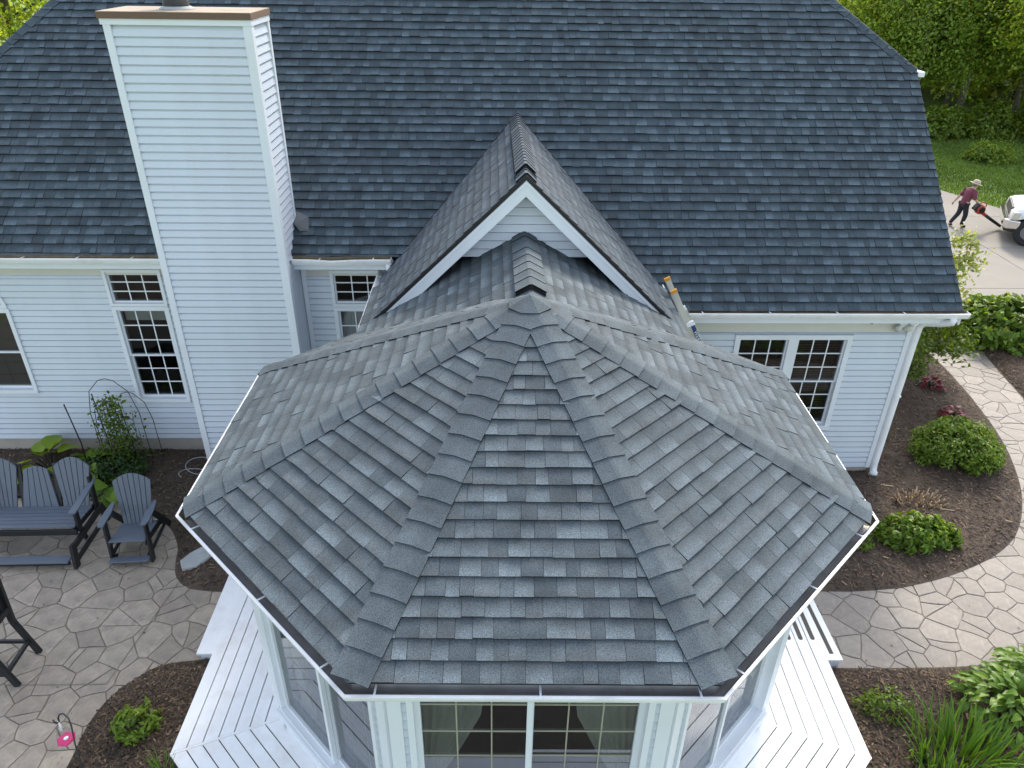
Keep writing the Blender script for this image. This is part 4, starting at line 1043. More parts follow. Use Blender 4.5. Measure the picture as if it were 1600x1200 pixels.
for y in (5.72, 6.19):
    beam('leg', 'poly_black', bc, (-5.45, y, .012), (-5.60, y, .55), .045, .07, (0, 1, 0)); beam('back_post', 'poly_black', bc, (-5.60, y, .551), (-5.56, y, 1.28), .045, .07, (0, 1, 0))
    beam('leg', 'poly_black', bc, (-6.02, y, .012), (-5.98, y, 1.02), .045, .07, (0, 1, 0))
    beam('stretcher', 'poly_black', bc, (-5.50, y, .20), (-5.99, y, .20), .03, .05, (0, 1, 0)); beam('seat_rail', 'poly_black', bc, (-5.58, y, .66), (-6.02, y, .70), .03, .07, (0, 1, 0))
    plank('arm', 'poly_grey', bc, (-6.08, y-.05, 1.021), (-5.60, y+.05, 1.047))
beam('stretcher', 'poly_black', bc, (-5.51, 5.74, .22), (-5.51, 6.17, .22), .04, .05, (1, 0, 0)); beam('stretcher', 'poly_black', bc, (-6.0, 5.74, .30), (-6.0, 6.17, .30), .04, .05, (1, 0, 0))
for z in (.76, 1.20): beam('back_rail', 'poly_black', bc, (-5.575, 5.74, z), (-5.575, 6.17, z), .03, .07, (1, 0, 0))
for i in range(5): beam('back_slat', 'poly_black', bc, (-5.60, 5.785+i*.085, .73), (-5.585, 5.785+i*.085, 1.24), .02, .07, (1, 0, 0))
for i in range(5): plank('seat_slat', 'poly_black', bc, (-6.05+i*.09, 5.70, .735), (-6.05+i*.09+.08, 6.21, .757))
# triple-back glider bench
gb = bpy.data.objects.new('glider_bench', None); gb.location = (-6.42, 8.0, .012); gb.rotation_euler = (0, 0, rad(1)); COL.objects.link(gb)
tag(gb, 'wide slate-grey glider bench with three fanned backs under the hosta', 'bench')
for i in range(6): plank('seat_slat', 'poly_grey', gb, (-.70, -.12+i*.087, .475-i*.010-.022), (.70, -.12+i*.087+.071, .475-i*.010), .003)
for x, wb, wt, h, n, ar in ((-.50, .34, .50, .60, 6, .14), (0, .50, .34, .56, 5, .05), (.50, .34, .50, .60, 6, .14)):
    fan_back(gb, Matrix.Translation((x, .40, .42)) @ Matrix.Rotation(rad(74), 4, 'X'), wb, wt, h, n, ar)
for x in (-.25, .25):
    beam('back_post', 'poly_black', gb, (x, .41, .38), (x*1.0, .60, 1.03), .06, .03)
beam('back_rail', 'poly_black', gb, (-.72, .47, .55), (.72, .47, .55), .05, .03, (0, 0, 1)); beam('back_rail', 'poly_black', gb, (-.72, .56, .86), (.72, .56, .86), .05, .03, (0, 0, 1))
for s in (-1, 1):
    beam('seat_support', 'poly_black', gb, (s*.68, -.14, .42), (s*.68, .46, .36), .03, .09)
    beam('arm_post', 'poly_black', gb, (s*.72, -.05, .36), (s*.72, -.02, .70), .035, .09)
    beam('arm_post', 'poly_black', gb, (s*.72, .45, .32), (s*.72, .52, .86), .035, .09)
    ap = [(-.14, -.045), (-.14, .05), (-.06, .06), (.30, .05), (.56, .035), (.56, -.035), (.3, -.03)]
    MB().prism([(s*(.74+b), a, .71+.05*(a+.14)/.7) for a, b in ap], (0, 0, .027)).build('arm', 'poly_grey', gb, bevel=.004)
    beam('leg', 'poly_black', gb, (s*.74, -.40, 0), (s*.74, -.34, .36), .045, .11); beam('leg', 'poly_black', gb, (s*.74, .62, 0), (s*.74, .48, .36), .045, .11)
    beam('base_rail', 'poly_black', gb, (s*.74, -.38, .30), (s*.74, .54, .30), .04, .09); beam('base_rail', 'poly_black', gb, (s*.74, -.38, .09), (s*.74, .58, .09), .035, .07)
    beam('swing_arm', 'poly_black', gb, (s*.69, .0, .40), (s*.70, .05, .12), .025, .06)
beam('front_apron', 'poly_black', gb, (-.72, -.13, .39), (.72, -.13, .39), .03, .09, (0, 1, 0))
plank('footrest', 'poly_grey', gb, (-.70, -.44, .10), (.66, -.30, .125)); beam('footrest_rail', 'poly_black', gb, (-.70, -.40, .075), (.66, -.40, .075), .04, .045, (0, 1, 0))

# ladder leaning on the right gable eave
lad = empty('ladder', (3.9, 8.97, 0), 'aluminium extension ladder with orange rail caps leaning on the right gable eave', 'ladder')
LT = Vector((2.335, 0, 3.63)); LD = Vector((.46, 0, -.888)).normalized(); LB = LT+LD*(3.63/.888)
Wx = Vector((0, 1, 0)); Lp = LD.cross(Wx)
def chan(y, s0, s1, off, name, m, w=.030, d=.075, parent=lad):
    c = LT+Vector((0, y, 0))+Lp*off
    return MB().prism([c+LD*s0+Wx*(sx*w/2)+Lp*(sy*d/2) for sx, sy in ((-1, -1), (1, -1), (1, 1), (-1, 1))], LD*(s1-s0)).build(name, m, parent, bevel=.004)
for y in (8.76, 9.17):
    r_ = chan(y, .03, 2.6, 0, 'fly_rail', 'alu'); chan(y, -.012, .035, 0, 'end_cap', 'orange', .04, .085, r_)
    r2_ = chan(y+(.03 if y > 9 else -.03), .55, 4.05, .05, 'base_rail', 'alu', .028, .075); chan(y+(.03 if y > 9 else -.03), .50, .56, .03, 'guide_bracket', 'white', .045, .10, r2_)
k = .2
while k < 3.9:
    o_ = 0 if k < 2.5 else .05
    MB().tube([LT+Vector((0, 8.76, 0))+LD*k+Lp*o_, LT+Vector((0, 9.17, 0))+LD*k+Lp*o_], .016, 8).build('rung', 'alu', lad); k += .3
r_ = chan(8.712, .55, 1.05, .05, 'decal', 'decal_blue', .002, .055)
cu = bpy.data.curves.new('decal_text', 'FONT'); cu.body = 'WERNER'; cu.size = .075; cu.align_x = 'CENTER'; cu.align_y = 'CENTER'; cu.extrude = .0005
tx0 = bpy.data.objects.new('tmp', cu); COL.objects.link(tx0); cu.materials.append(M['white'])
tme = bpy.data.meshes.new_from_object(tx0.evaluated_get(bpy.context.evaluated_depsgraph_get())); bpy.data.objects.remove(tx0)
tx = bpy.data.objects.new('decal_text', tme); link(tx, lad)
cc_ = LT+Vector((0, 8.709, 0))+Lp*.05+LD*.80; tx.matrix_basis = frame(cc_, LD, -Lp if (LD.cross(-Lp)).y < 0 else Lp, Vector((0, -1, 0)))
chan(8.712, 1.10, 1.22, .05, 'decal', 'decal_blue', .002, .055); chan(8.712, 1.26, 1.34, .05, 'decal', 'black', .002, .05)

# flat stepping rock in the bed
rk = MB(); outl = [(-.20, -.14), (-.02, -.17), (.12, -.08), (.24, .02), (.22, .14), (.06, .18), (-.10, .12), (-.22, .02)]
n = len(outl); rk.add([(x*1.03, y*1.03, 0) for x, y in outl]+[(x*1.04, y*1.04, .05) for x, y in outl]+[(x*.93, y*.93, .075+.012*math.sin(7*x+3*y)) for x, y in outl]+[(0, 0, .082)],
   [(i, (i+1) % n, (i+1) % n+n, i+n) for i in range(n)]+[(i+n, (i+1) % n+n, (i+1) % n+2*n, i+2*n) for i in range(n)]+[(i+2*n, (i+1) % n+2*n, 3*n) for i in range(n)])
ro = rk.build('rock', 'rock', bevel=.01, label='flat pale grey rock lying in the mulch by the patio edge', cat='rock'); ro.location = (-4.05, 7.68, .055); ro.rotation_euler = (0, 0, rad(20))

# shepherd's hook and hummingbird feeder
hk = empty('shepherd_hook', (-3.98, 4.35, 0), 'black iron shepherd hook curving over the patio edge', 'plant hook')
hp = [(-3.98, 4.35, 0.0), (-4.02, 4.45, .35), (-4.08, 4.56, .62), (-4.125, 4.66, .76), (-4.17, 4.72, .81), (-4.235, 4.76, .82), (-4.29, 4.775, .79), (-4.315, 4.77, .74), (-4.305, 4.755, .705), (-4.325, 4.75, .69), (-4.35, 4.75, .705), (-4.36, 4.755, .73)]
MB().tube([(-3.95, 4.2, .0)]+[Vector(p) for p in hp], .0075, 8).build('rod', 'iron', hk, smooth=True)
fd = empty('hummingbird_feeder', (-4.33, 4.75, .3), 'clear hummingbird feeder with a bright pink base hanging from the hook', 'bird feeder')
FX = Matrix.Translation((-4.325, 4.765, .40)) @ Matrix.Rotation(rad(0), 4, 'X')
MB().lathe([(.006, .29), (.010, .22), (.02, .16)], FX, 10).build('hanger', 'white', fd, smooth=True)
MB().lathe([(.02, .16), (.06, .13), (.075, .08), (.082, .028), (.080, .028), (.072, .08), (.056, .125), (.016, .155)], FX, 28).build('bowl', 'clear', fd, smooth=True)
bs = MB().lathe([(.02, 0), (.085, 0), (.095, .010), (.08, .022), (.03, .025)], FX, 6).build('base', 'pink', fd)
MB().lathe([(.024, .0252), (.020, .029), (.01, .031)], FX, 16).build('port', 'white', bs, smooth=True)
# loops of grey wire by the foundation
wr = MB().tube([(-4.72+.16*math.cos(t*.9)*(1+.02*t), 9.80-.10*t/3+.11*math.sin(t*.9), .18+.05*math.sin(t*.7)) for t in [i*.35 for i in range(34)]], .005, 6)
wr.build('garden_wire', 'wire', smooth=True, label='loose loops of thin grey wire on the mulch near the chimney', cat='wire')

# ================================================================== plants
def unit(a): return a/np.maximum(np.linalg.norm(a, axis=1, keepdims=True), 1e-9)
def leaves(name, c, out, size, aspect, m, seed, up=.5, tone=(.6, 1.4), hue=.12, droop=.25, shade=None):
    rs = np.random.RandomState(seed); n = len(c)
    nr = unit(out*(1-up)+np.array([0, 0, up])+rs.normal(0, .45, (n, 3)))
    d = rs.normal(0, 1, (n, 3))+out*.8; d = unit(d-nr*(d*nr).sum(1, keepdims=True)); s = np.cross(nr, d)
    L = (size*rs.uniform(.65, 1.25, n))[:, None]; W = L*aspect
    V = np.stack([c-d*L*.5, c+s*W*.5+nr*W*.12, c+d*L*.5-nr*L*droop, c-s*W*.5+nr*W*.12], 1)
    t = rs.uniform(*tone, n); col = np.stack([t*(1+rs.uniform(-hue, hue*1.6, n)), t, t*(1+rs.uniform(-.2, .2, n))], 1)
    return quads_mesh(name, V, m, col)
def clumps(rs, n_cl, n_leaf, radii, cl_r, shell=.55, zmin=-1):
    cs = []; outs = []
    for _ in range(n_cl):
        while True:
            v = rs.normal(0, 1, 3); v /= np.linalg.norm(v)
            if v[2] > zmin: break
        r = shell+(1-shell)*rs.rand()**.6
        c = v*r; k = max(3, int(n_leaf*rs.uniform(.5, 1.5)))
        off = rs.normal(0, 1, (k, 3)); off = off/np.linalg.norm(off, axis=1, keepdims=True)*(rs.rand(k, 1)**.45)
        p = c*radii+off*cl_r*rs.uniform(.6, 1.4); cs.append(p); outs.append(unit(off*.6+v*.6))
    return np.concatenate(cs), np.concatenate(outs)
def bush(name, loc, radii, n_cl, n_leaf, cl_r, size, aspect, m, label, cat, seed, group=None, stems=5, up=.45, tone=(.55, 1.35), lean=0, zmin=-.25):
    rs = np.random.RandomState(seed); t = empty(name, loc, label, cat, group)
    c, o = clumps(rs, n_cl, n_leaf, np.array(radii), cl_r, .5, zmin)
    c = c+np.array([loc[0], loc[1], loc[2]+radii[2]*.30]); c[:, 2] = np.maximum(c[:, 2], loc[2]+.02)
    me = leaves('foliage', c, o, size, aspect, M[m], seed+1, up, tone); f = bpy.data.objects.new('foliage', me); link(f, t)
    st = MB()
    for _ in range(stems):
        a = rs.rand()*6.28; e = np.array([math.cos(a)*radii[0]*.6, math.sin(a)*radii[1]*.6, radii[2]*rs.uniform(.6, 1.0)])
        st.tube([(loc[0], loc[1], loc[2]-.03), (loc[0]+e[0]*.35, loc[1]+e[1]*.35, loc[2]+e[2]*.5), (loc[0]+e[0], loc[1]+e[1], loc[2]+e[2])], [.012, .009, .004], 6)
    st.build('stems', 'bark', t); return t

# big leaves, one object each ------------------------------------------------
def big_leaf(L, W, m, tone, curl=.25, heart=True):
    rows = [(0, .10), (.12, .75), (.35, 1.0), (.6, .82), (.82, .42), (1.0, .02)] if heart else [(0, .25), (.2, .7), (.45, 1), (.7, .75), (.9, .3), (1, .03)]
    v = []; f = []
    for i, (t, w) in enumerate(rows):
        z = -curl*L*t*t+.10*L*math.sin(t*PI); 
        v += [(-w*W/2, t*L, z+.10*W*w), (-w*W/4, t*L, z+.03*W*w), (0, t*L, z), (w*W/4, t*L, z+.03*W*w), (w*W/2, t*L, z+.10*W*w)]
    for i in range(len(rows)-1):
        for j in range(4): f.append((i*5+j, i*5+j+1, i*5+j+6, i*5+j+5))
    me = bpy.data.meshes.new('leaf'); me.from_pydata(v, [], f); me.materials.append(M[m]); set_tone(me, [tone]*len(f))
    me.polygons.foreach_set('use_smooth', [True]*len(f)); return me
def leafy(name, loc, r, h, n, L, W, m, label, seed, group=None, curl=.25, heart=True, elev=(10, 70), tones=((.7, .75, .7), (1, 1, 1), (1.25, 1.15, .9)), squash=1.0):
    rs = random.Random(seed); t = empty(name, loc, label, 'plant', group)
    mes = [big_leaf(L, W, m, tn, curl, heart) for tn in tones]
    for i in range(n):
        a = rs.random()*2*PI; q = math.sqrt((i+.5)/n); rr = r*q*rs.uniform(.75, 1.05)
        x, y = loc[0]+math.cos(a)*rr, loc[1]+math.sin(a)*rr*squash; z = loc[2]+.05+h*(1-.75*q*q)*rs.uniform(.8, 1.1)
        e = rad(elev[0]+(elev[1]-elev[0])*(1-q)+rs.uniform(-12, 12)); s = rs.uniform(.7, 1.2)
        aa = a+rs.uniform(-.7, .7)
        mx = Matrix.Translation((x, y, z)) @ Matrix.Rotation(aa-PI/2, 4, 'Z') @ Matrix.Rotation(e-.35, 4, 'X') @ Matrix.Rotation(rs.uniform(-.5, .5), 4, 'Y') @ Matrix.Scale(s, 4)
        inst('leaf', rs.choice(mes), mx, t)
    st = MB()
    for i in range(10):
        a = rs.random()*2*PI; st.tube([(loc[0], loc[1], loc[2]-.03), (loc[0]+math.cos(a)*r*.5, loc[1]+math.sin(a)*r*.5*squash, loc[2]+h*.75)], [.010, .006], 5)
    st.build('stalks', 'leaf_deep', t); return t
def iris(loc, rx, ry, n, L, label, seed, m='leaf_iris', wdt=.022):
    rs = random.Random(seed); t = empty('iris_clump', loc, label, 'plant')
    def blade(L, bend, tn):
        v = []; f = []; k = 6
        for i in range(k+1):
            s = i/k; y = bend*L*s*s; z = L*(s-.18*abs(bend)*s*s); w = wdt*(1-.9*s**2.2)*(.75+.25*min(1, s*5))
            v += [(-w/2, y+.003, z), (0, y, z), (w/2, y+.003, z)]
        for i in range(k): f += [(i*3, i*3+1, i*3+4, i*3+3), (i*3+1, i*3+2, i*3+5, i*3+4)]
        me = bpy.data.meshes.new('blade'); me.from_pydata(v, [], f); me.materials.append(M[m]); set_tone(me, [tn]*len(f)); return me
    mes = [blade(L*l, b, tn) for l in (.75, 1.0) for b in (.08, .25, .5) for tn in ((.7, .75, .7), (1.05, 1.05, .9), (1.35, 1.25, .9))]
    for i in range(n):
        a = rs.random()*2*PI; q = math.sqrt(rs.random()); x, y = loc[0]+math.cos(a)*q*rx, loc[1]+math.sin(a)*q*ry
        mx = Matrix.Translation((x, y, loc[2])) @ Matrix.Rotation(a-PI/2+rs.uniform(-1.0, 1.0), 4, 'Z') @ Matrix.Rotation(-rs.uniform(.0, .35)*q-.02, 4, 'X')
        inst('blade', rs.choice(mes), mx, t)
    return t

# left side
leafy('hosta', (-7.05, 9.72, .08), .36, .30, 16, .36, .27, 'leaf_hosta', 'large yellow-green hosta between the bench backs', 3, 'hostas behind the bench', elev=(0, 45), tones=((.8, .85, .8), (1, 1, 1), (1.1, 1.05, .8)))
leafy('hosta', (-6.35, 9.62, .08), .34, .26, 14, .32, .24, 'leaf_hosta', 'yellow-green hosta behind the right bench back', 4, 'hostas behind the bench', elev=(0, 45), tones=((.55, .7, .6), (.75, .85, .7), (.9, .95, .7)))
leafy('hosta', (-5.83, 9.10, .07), .24, .20, 9, .28, .22, 'leaf_glossy', 'small mid-green hosta between bench and single chair', 5, 'hostas behind the bench', elev=(0, 40), tones=((1.0, 1.0, 1.2), (1.3, 1.2, 1.3), (1.6, 1.4, 1.6)))
# trellis of iron rods with a climber
tr = empty('trellis', (-5.95, 10.0, 0), 'arched black iron trellis against the left wall', 'trellis')
for i, (x0, x1, top, y) in enumerate(((-6.33, -5.55, 1.62, 9.98), (-6.22, -5.80, 1.30, 9.86), (-6.02, -5.42, 1.32, 10.08))):
    MB().tube([(x0, y, 0), (x0+.01, y, top*.62), (x0+(x1-x0)*.12, y, top*.86), (x0+(x1-x0)*.35, y, top*.98), ((x0+x1)/2, y, top), (x0+(x1-x0)*.65, y, top*.98), (x0+(x1-x0)*.88, y, top*.86), (x1-.01, y, top*.62), (x1, y, 0)], .006, 6).build('arch', 'iron', tr, smooth=True)
MB().tube([(-6.56, 9.86, 0), (-6.55, 9.87, .5), (-6.62, 9.88, 1.22)], .010, 6).build('stake', 'iron', tr, smooth=True)
for x, t_ in ((-6.15, 1.38), (-5.98, 1.25), (-5.78, 1.22)):
    MB().tube([(x+.03, 9.92, 0), (x, 9.93, .5), (x-.03, 9.93, t_)], .009, 6).build('stake', 'iron', tr, smooth=True)
cl = empty('climbing_rose', (-5.90, 9.88, .06), 'leafy green climber growing up the black trellis', 'plant')
rs = np.random.RandomState(31); P_ = []
for _ in range(1150):
    z = .06+1.28*rs.rand()**1.35; w = .36*(1-.62*z/1.35)+.03; P_.append((-5.93+rs.normal(0, w*.55), 9.88+rs.normal(0, .13*(1.2-z*.5)), z))
P_ = np.array(P_); link(bpy.data.objects.new('foliage', leaves('foliage', P_, unit(rs.normal(0, 1, P_.shape)+np.array([0, -.8, .3])), .060, .62, M['leaf_bush'], 32, .4, (.35, 1.15))), cl)
sm = MB()
for i in range(9):
    x = -6.15+i*.07; sm.tube([(-5.93+(x+5.93)*.3, 9.9, 0), (x, 9.88, .5), (x+.04*math.sin(i*2), 9.9, 1.0+.3*math.sin(i*1.3))], [.008, .005, .003], 5)
sm.build('stems', 'bark', cl)
bush('shrub', (-6.0, 9.55, .07), (.55, .32, .30), 60, 26, .12, .055, .6, 'leaf_deep', 'low dark green shrub at the foot of the trellis', 'shrub', 41)
bush('shrub', (-4.35, 8.75, .06), (.34, .30, .30), 34, 16, .10, .045, .5, 'leaf_deep', 'sparse dark shrub in the bed by the gutter corner', 'shrub', 43, tone=(.5, 1.1))
bush('perennial', (-3.84, 5.10, .06), (.24, .20, .22), 34, 12, .07, .085, .42, 'leaf_bush', 'small bright green perennial in the lower left bed', 'plant', 45, tone=(.7, 1.5))
iris((-3.38, 4.62, .05), .10, .08, 26, .26, 'small grassy tuft against the left deck corner', 47, wdt=.012)

# right side
bush('round_shrub', (7.78, 9.98, .06), (.68, .58, .50), 210, 46, .12, .07, .45, 'leaf_bush', 'rounded bright green shrub between the house corner and the path', 'shrub', 51, stems=9, tone=(.6, 1.4))
bush('leafy_clump', (6.15, 8.00, .06), (.60, .33, .26), 130, 34, .085, .10, .42, 'leaf_bush', 'wide leafy green clump below the cut stems', 'plant', 52, stems=9, up=.3, tone=(.5, 1.6))
bush('perennial', (5.30, 7.92, .06), (.19, .17, .17), 30, 14, .06, .05, .45, 'leaf_bush', 'little green tuft beside the right gutter corner', 'plant', 53, tone=(.7, 1.4))
for i, (x, y, lb) in enumerate(((8.62, 12.30, 'upper dark red foliage plant beside the path'), (8.45, 11.25, 'lower dark red foliage plant above the round shrub'))):
    leafy('coral_bells', (x, y, .06), .17, .14, 26, .13, .11, 'leaf_red', lb, 55+i, 'red plants in the right bed', elev=(0, 50))
# cut-back woody stems
cs2 = empty('cut_stems', (6.62, 8.86, .05), 'cluster of bare pale cut stems in the mulch', 'plant'); rs2 = random.Random(8)
for i in range(95):
    a = rs2.random()*6.28; q = math.sqrt(rs2.random()); x, y = 6.62+math.cos(a)*q*.38, 8.86+math.sin(a)*q*.20; h = rs2.uniform(.06, .17)
    lean = Vector((math.cos(a)*q*.9+rs2.uniform(-.3, .3), math.sin(a)*q*.7+rs2.uniform(-.3, .3), 1)).normalized()*h
    mb = MB().tube([(x, y, .03), Vector((x, y, .05))+lean], [rs2.uniform(.006, .013), rs2.uniform(.005, .011)], 6)
    o = mb.build('stem', 'twig', cs2); g = rs2.uniform(.6, 1.5); set_tone(o.data, [(g, g*.95, g*.85)]*len(o.data.polygons))
for x, y, a, l, w_ in ((6.95, 8.62, -.2, .10, 'just below the cut stems'), (6.30, 9.22, -.25, .09, 'near the downspout foot'), (7.75, 8.35, -.5, .04, 'left of its pair at the curve'), (8.0, 8.36, -.6, .03, 'nearest the path curve'), (5.55, 7.6, -.5, .06, 'below the wide leafy clump')):
    o = MB().tube([(x-math.cos(a)*l, y-math.sin(a)*l, .085), (x+math.cos(a)*l, y+math.sin(a)*l, .088)], .009, 6).build('twig', 'twig', label='pale broken twig lying loose on the dark mulch '+w_, cat='twig', group='loose twigs on the right bed'); set_tone(o.data, [(1.3, 1.25, 1.1)]*len(o.data.polygons))
# lower right corner
iris((4.92, 4.62, .06), .50, .40, 240, .50, 'dense clump of tall sword-like leaves below the path', 61, wdt=.026)
iris((4.55, 4.22, .06), .30, .25, 70, .45, 'sword-leaved clump at the bottom edge near the deck', 62, wdt=.026)
leafy('broadleaf_clump', (5.72, 5.12, .06), .50, .40, 290, .135, .07, 'leaf_glossy', 'broad glossy-leaved clump right of the sword-leaved plants', 63, curl=.3, heart=False, elev=(5, 65))
leafy('broadleaf_clump', (6.20, 5.45, .06), .44, .42, 230, .135, .07, 'leaf_glossy', 'broad glossy-leaved clump nearest the path at the right edge', 64, curl=.3, heart=False, elev=(5, 65))
bush('perennial', (4.40, 5.22, .06), (.30, .20, .20), 40, 14, .08, .055, .4, 'leaf_bush', 'feathery green perennial between deck and path', 'plant', 65, tone=(.6, 1.3))
# shrubs and the small tree by the house corner
bush('broad_shrub', (11.35, 14.55, .05), (1.15, .85, .62), 190, 34, .18, .16, .62, 'leaf_bush', 'broad leafy green shrub at the driveway edge', 'shrub', 71, stems=8)
bush('broad_shrub', (12.8, 14.7, .05), (1.0, .8, .6), 120, 34, .18, .16, .62, 'leaf_bush', 'second broad shrub at the right picture edge by the driveway', 'shrub', 72, stems=8)
bush('shrub', (9.9, 15.0, .05), (.6, .6, .55), 80, 26, .15, .10, .55, 'leaf_mid', 'green shrub under the white-leaved sapling at the house corner', 'shrub', 73)
def sapling(loc, h, rx, n, m, label, seed, size=.10, tone=(.7, 1.5), zlow=.25):
    rs = np.random.RandomState(seed); t = empty('small_tree', loc, label, 'tree'); tk = MB(); pts = []; outs = []
    tk.tube([(loc[0], loc[1], -.05), (loc[0]+.05, loc[1], h*.4), (loc[0]-.05, loc[1]+.05, h*.8), (loc[0], loc[1], h*.97)], [.045, .035, .018, .006], 8)
    for i in range(22):
        z0 = h*(zlow+(.95-zlow)*i/22); a = rs.rand()*6.28; ln = rx*rs.uniform(.55, 1.15)*(1-.45*max(0, (z0/h-.45)/.55))
        e = np.array([loc[0]+math.cos(a)*ln, loc[1]+math.sin(a)*ln, z0+ln*rs.uniform(.05, .55)])
        tk.tube([(loc[0], loc[1], z0), tuple((np.array([loc[0], loc[1], z0])+e)/2+np.array([0, 0, .06])), tuple(e)], [.012, .008, .003], 5)
        k = int(n/22); s = rs.rand(k, 1)**.7; base = np.array([loc[0], loc[1], z0])
        p = base+(e-base)*(.3+.75*s)+rs.normal(0, .11, (k, 3)); pts.append(p); outs.append(unit(rs.normal(0, 1, (k, 3))+np.array([0, 0, .4])))
    tk.build('trunk', 'bark', t, smooth=True); link(bpy.data.objects.new('crown', leaves('crown', np.concatenate(pts), np.concatenate(outs), size, .6, M[m], seed, .45, tone)), t); return t
sapling((8.75, 13.55, 0), 2.8, .95, 3600, 'leaf_yellow', 'slender pale-leaved sapling rising beside the right eave', 81, .10, (.8, 1.7))
sapling((7.85, 12.6, 0), 2.5, 1.35, 5200, 'leaf_bush', 'dark green small tree beside the house corner under the eave', 82, .10, (.35, 1.0), .15)

# ---- woodland beyond the lawn
def crown_mesh(seed, radii, n_cl, n_leaf, cl_r, size, m):
    rs = np.random.RandomState(seed); c, o = clumps(rs, n_cl, n_leaf, np.array(radii), cl_r, .35, -.75)
    # flattened sprays
    return leaves('crown', c, o, size, .6, M[m], seed+1, .62, (.5, 1.5), .18)
def trunk_mesh(seed, h, r, lean):
    rs = random.Random(seed); mb = MB(); top = Vector((lean[0], lean[1], h))
    mb.tube([(0, 0, -.2), (lean[0]*.15, lean[1]*.15, h*.2), (lean[0]*.45, lean[1]*.45, h*.5), top], [r*1.25, r, r*.75, r*.3], 10)
    for i in range(7):
        t = .3+.09*i; b = Vector((lean[0]*t, lean[1]*t, h*t)); a = rs.random()*6.28; l = h*rs.uniform(.2, .34)
        e = b+Vector((math.cos(a)*l, math.sin(a)*l, l*.7)); mb.tube([b, (b+e)/2+Vector((0, 0, -.2)), e], [r*.38, r*.25, r*.08], 6)
    return mb.mesh('trunk', M['bark'], True)
CR = {m: [crown_mesh(100+i*7+j*31, (3.0, 3.0, 3.9), 150, 100, .95, .18, m) for i in range(2)] for j, m in enumerate(('leaf_dark', 'leaf_mid', 'leaf_bright'))}
TRK = [trunk_mesh(5, 9, .13, (.6, .3)), trunk_mesh(6, 10, .15, (-.4, .5)), trunk_mesh(7, 9, .24, (1.6, -.3))]
trees = [ # x, y, scale, crown kind, trunk, crown height, label
 (24.6, 34.2, 1.0, 'leaf_mid', 2, 6.6, 'leaning-trunk tree at the lawn edge on the far right'),
 (20.6, 37.6, .9, 'leaf_dark', 0, 4.3, 'dark low-branched tree just beyond the roof corner'),
 (23.4, 38.4, 1.0, 'leaf_dark', 1, 4.6, 'dark green tree behind the small lawn bush'),
 (26.8, 39.2, 1.1, 'leaf_mid', 0, 5.0, 'mid-green tree right of centre in the woodland edge'),
 (29.5, 38.5, 1.1, 'leaf_bright', 1, 5.2, 'bright tree at the right picture edge above the lawn'),
 (19.4, 41.5, 1.1, 'leaf_mid', 1, 5.0, 'mid-green tree rising behind the hip of the roof'),
 (22.6, 43.2, 1.15, 'leaf_bright', 0, 6.0, 'sunlit tree in the second row above the roof corner'),
 (26.0, 44.0, 1.2, 'leaf_dark', 1, 6.0, 'shaded tree in the second row of the woodland'),
 (30.2, 44.5, 1.25, 'leaf_mid', 0, 6.4, 'mid-green tree in the second row at the right edge'),
 (20.5, 48.0, 1.3, 'leaf_bright', 1, 7.0, 'yellow-green tree at the top edge left of the woodland'),
 (25.0, 50.0, 1.4, 'leaf_bright', 0, 7.5, 'yellow-green tree at the top edge in the middle of the woodland'),
 (30.0, 51.5, 1.4, 'leaf_bright', 1, 7.5, 'yellow-green tree at the top right corner of the picture'),
 (34.0, 47.5, 1.3, 'leaf_mid', 0, 6.5, 'tree beyond the right edge of the woodland'),
 (-20.2, 27.0, 1.0, 'leaf_bright', 0, 4.6, 'bright green tree behind the left end of the roof'),
 (-23.5, 31.0, 1.2, 'leaf_bright', 1, 5.6, 'taller yellow-green tree in the top left corner'),
 (-19.5, 33.5, 1.2, 'leaf_mid', 1, 5.6, 'mid-green tree behind the others at top left')]
rs3 = random.Random(4)
for x, y, s, kind, tk, ch_, lb in trees:
    t = empty('tree', (x, y, 0), lb, 'tree', 'woodland trees behind the house')
    inst('trunk', TRK[tk], Matrix.Translation((x, y, 0)) @ Matrix.Rotation(0 if tk == 2 else rs3.random()*6, 4, 'Z') @ Matrix.Scale(s, 4), t)
    inst('crown', CR[kind][rs3.randrange(2)], Matrix.Translation((x, y, ch_)) @ Matrix.Rotation(rs3.random()*6, 4, 'Z') @ Matrix.Scale(s*rs3.uniform(.95, 1.1), 4), t)
# undergrowth at the wood's foot and the bush on the lawn
bush('lawn_bush', (20.75, 31.0, -.05), (.95, .7, .55), 90, 26, .25, .15, .55, 'leaf_dark', 'low rounded bush standing on the lawn before the woods', 'shrub', 91)
UG = [(21.2, 35.6, 1.5, 1.0, 'left'), (23.6, 35.9, 1.4, 1.1, 'middle'), (26.2, 36.0, 1.6, 1.2, 'right'), (19.2, 38.5, 1.6, 1.2, 'far left'), (28.9, 35.6, 1.6, 1.2, 'far right')]
for i, (x, y, r, h, wd) in enumerate(UG):
    bush('undergrowth', (x, y, -.05), (r, 1.0, h), 120, 30, .35, .20, .55, 'leaf_dark', 'undergrowth shrub at the %s of the woodland foot' % wd, 'shrub', 95+i, 'undergrowth along the woodland edge', tone=(.4, 1.3))
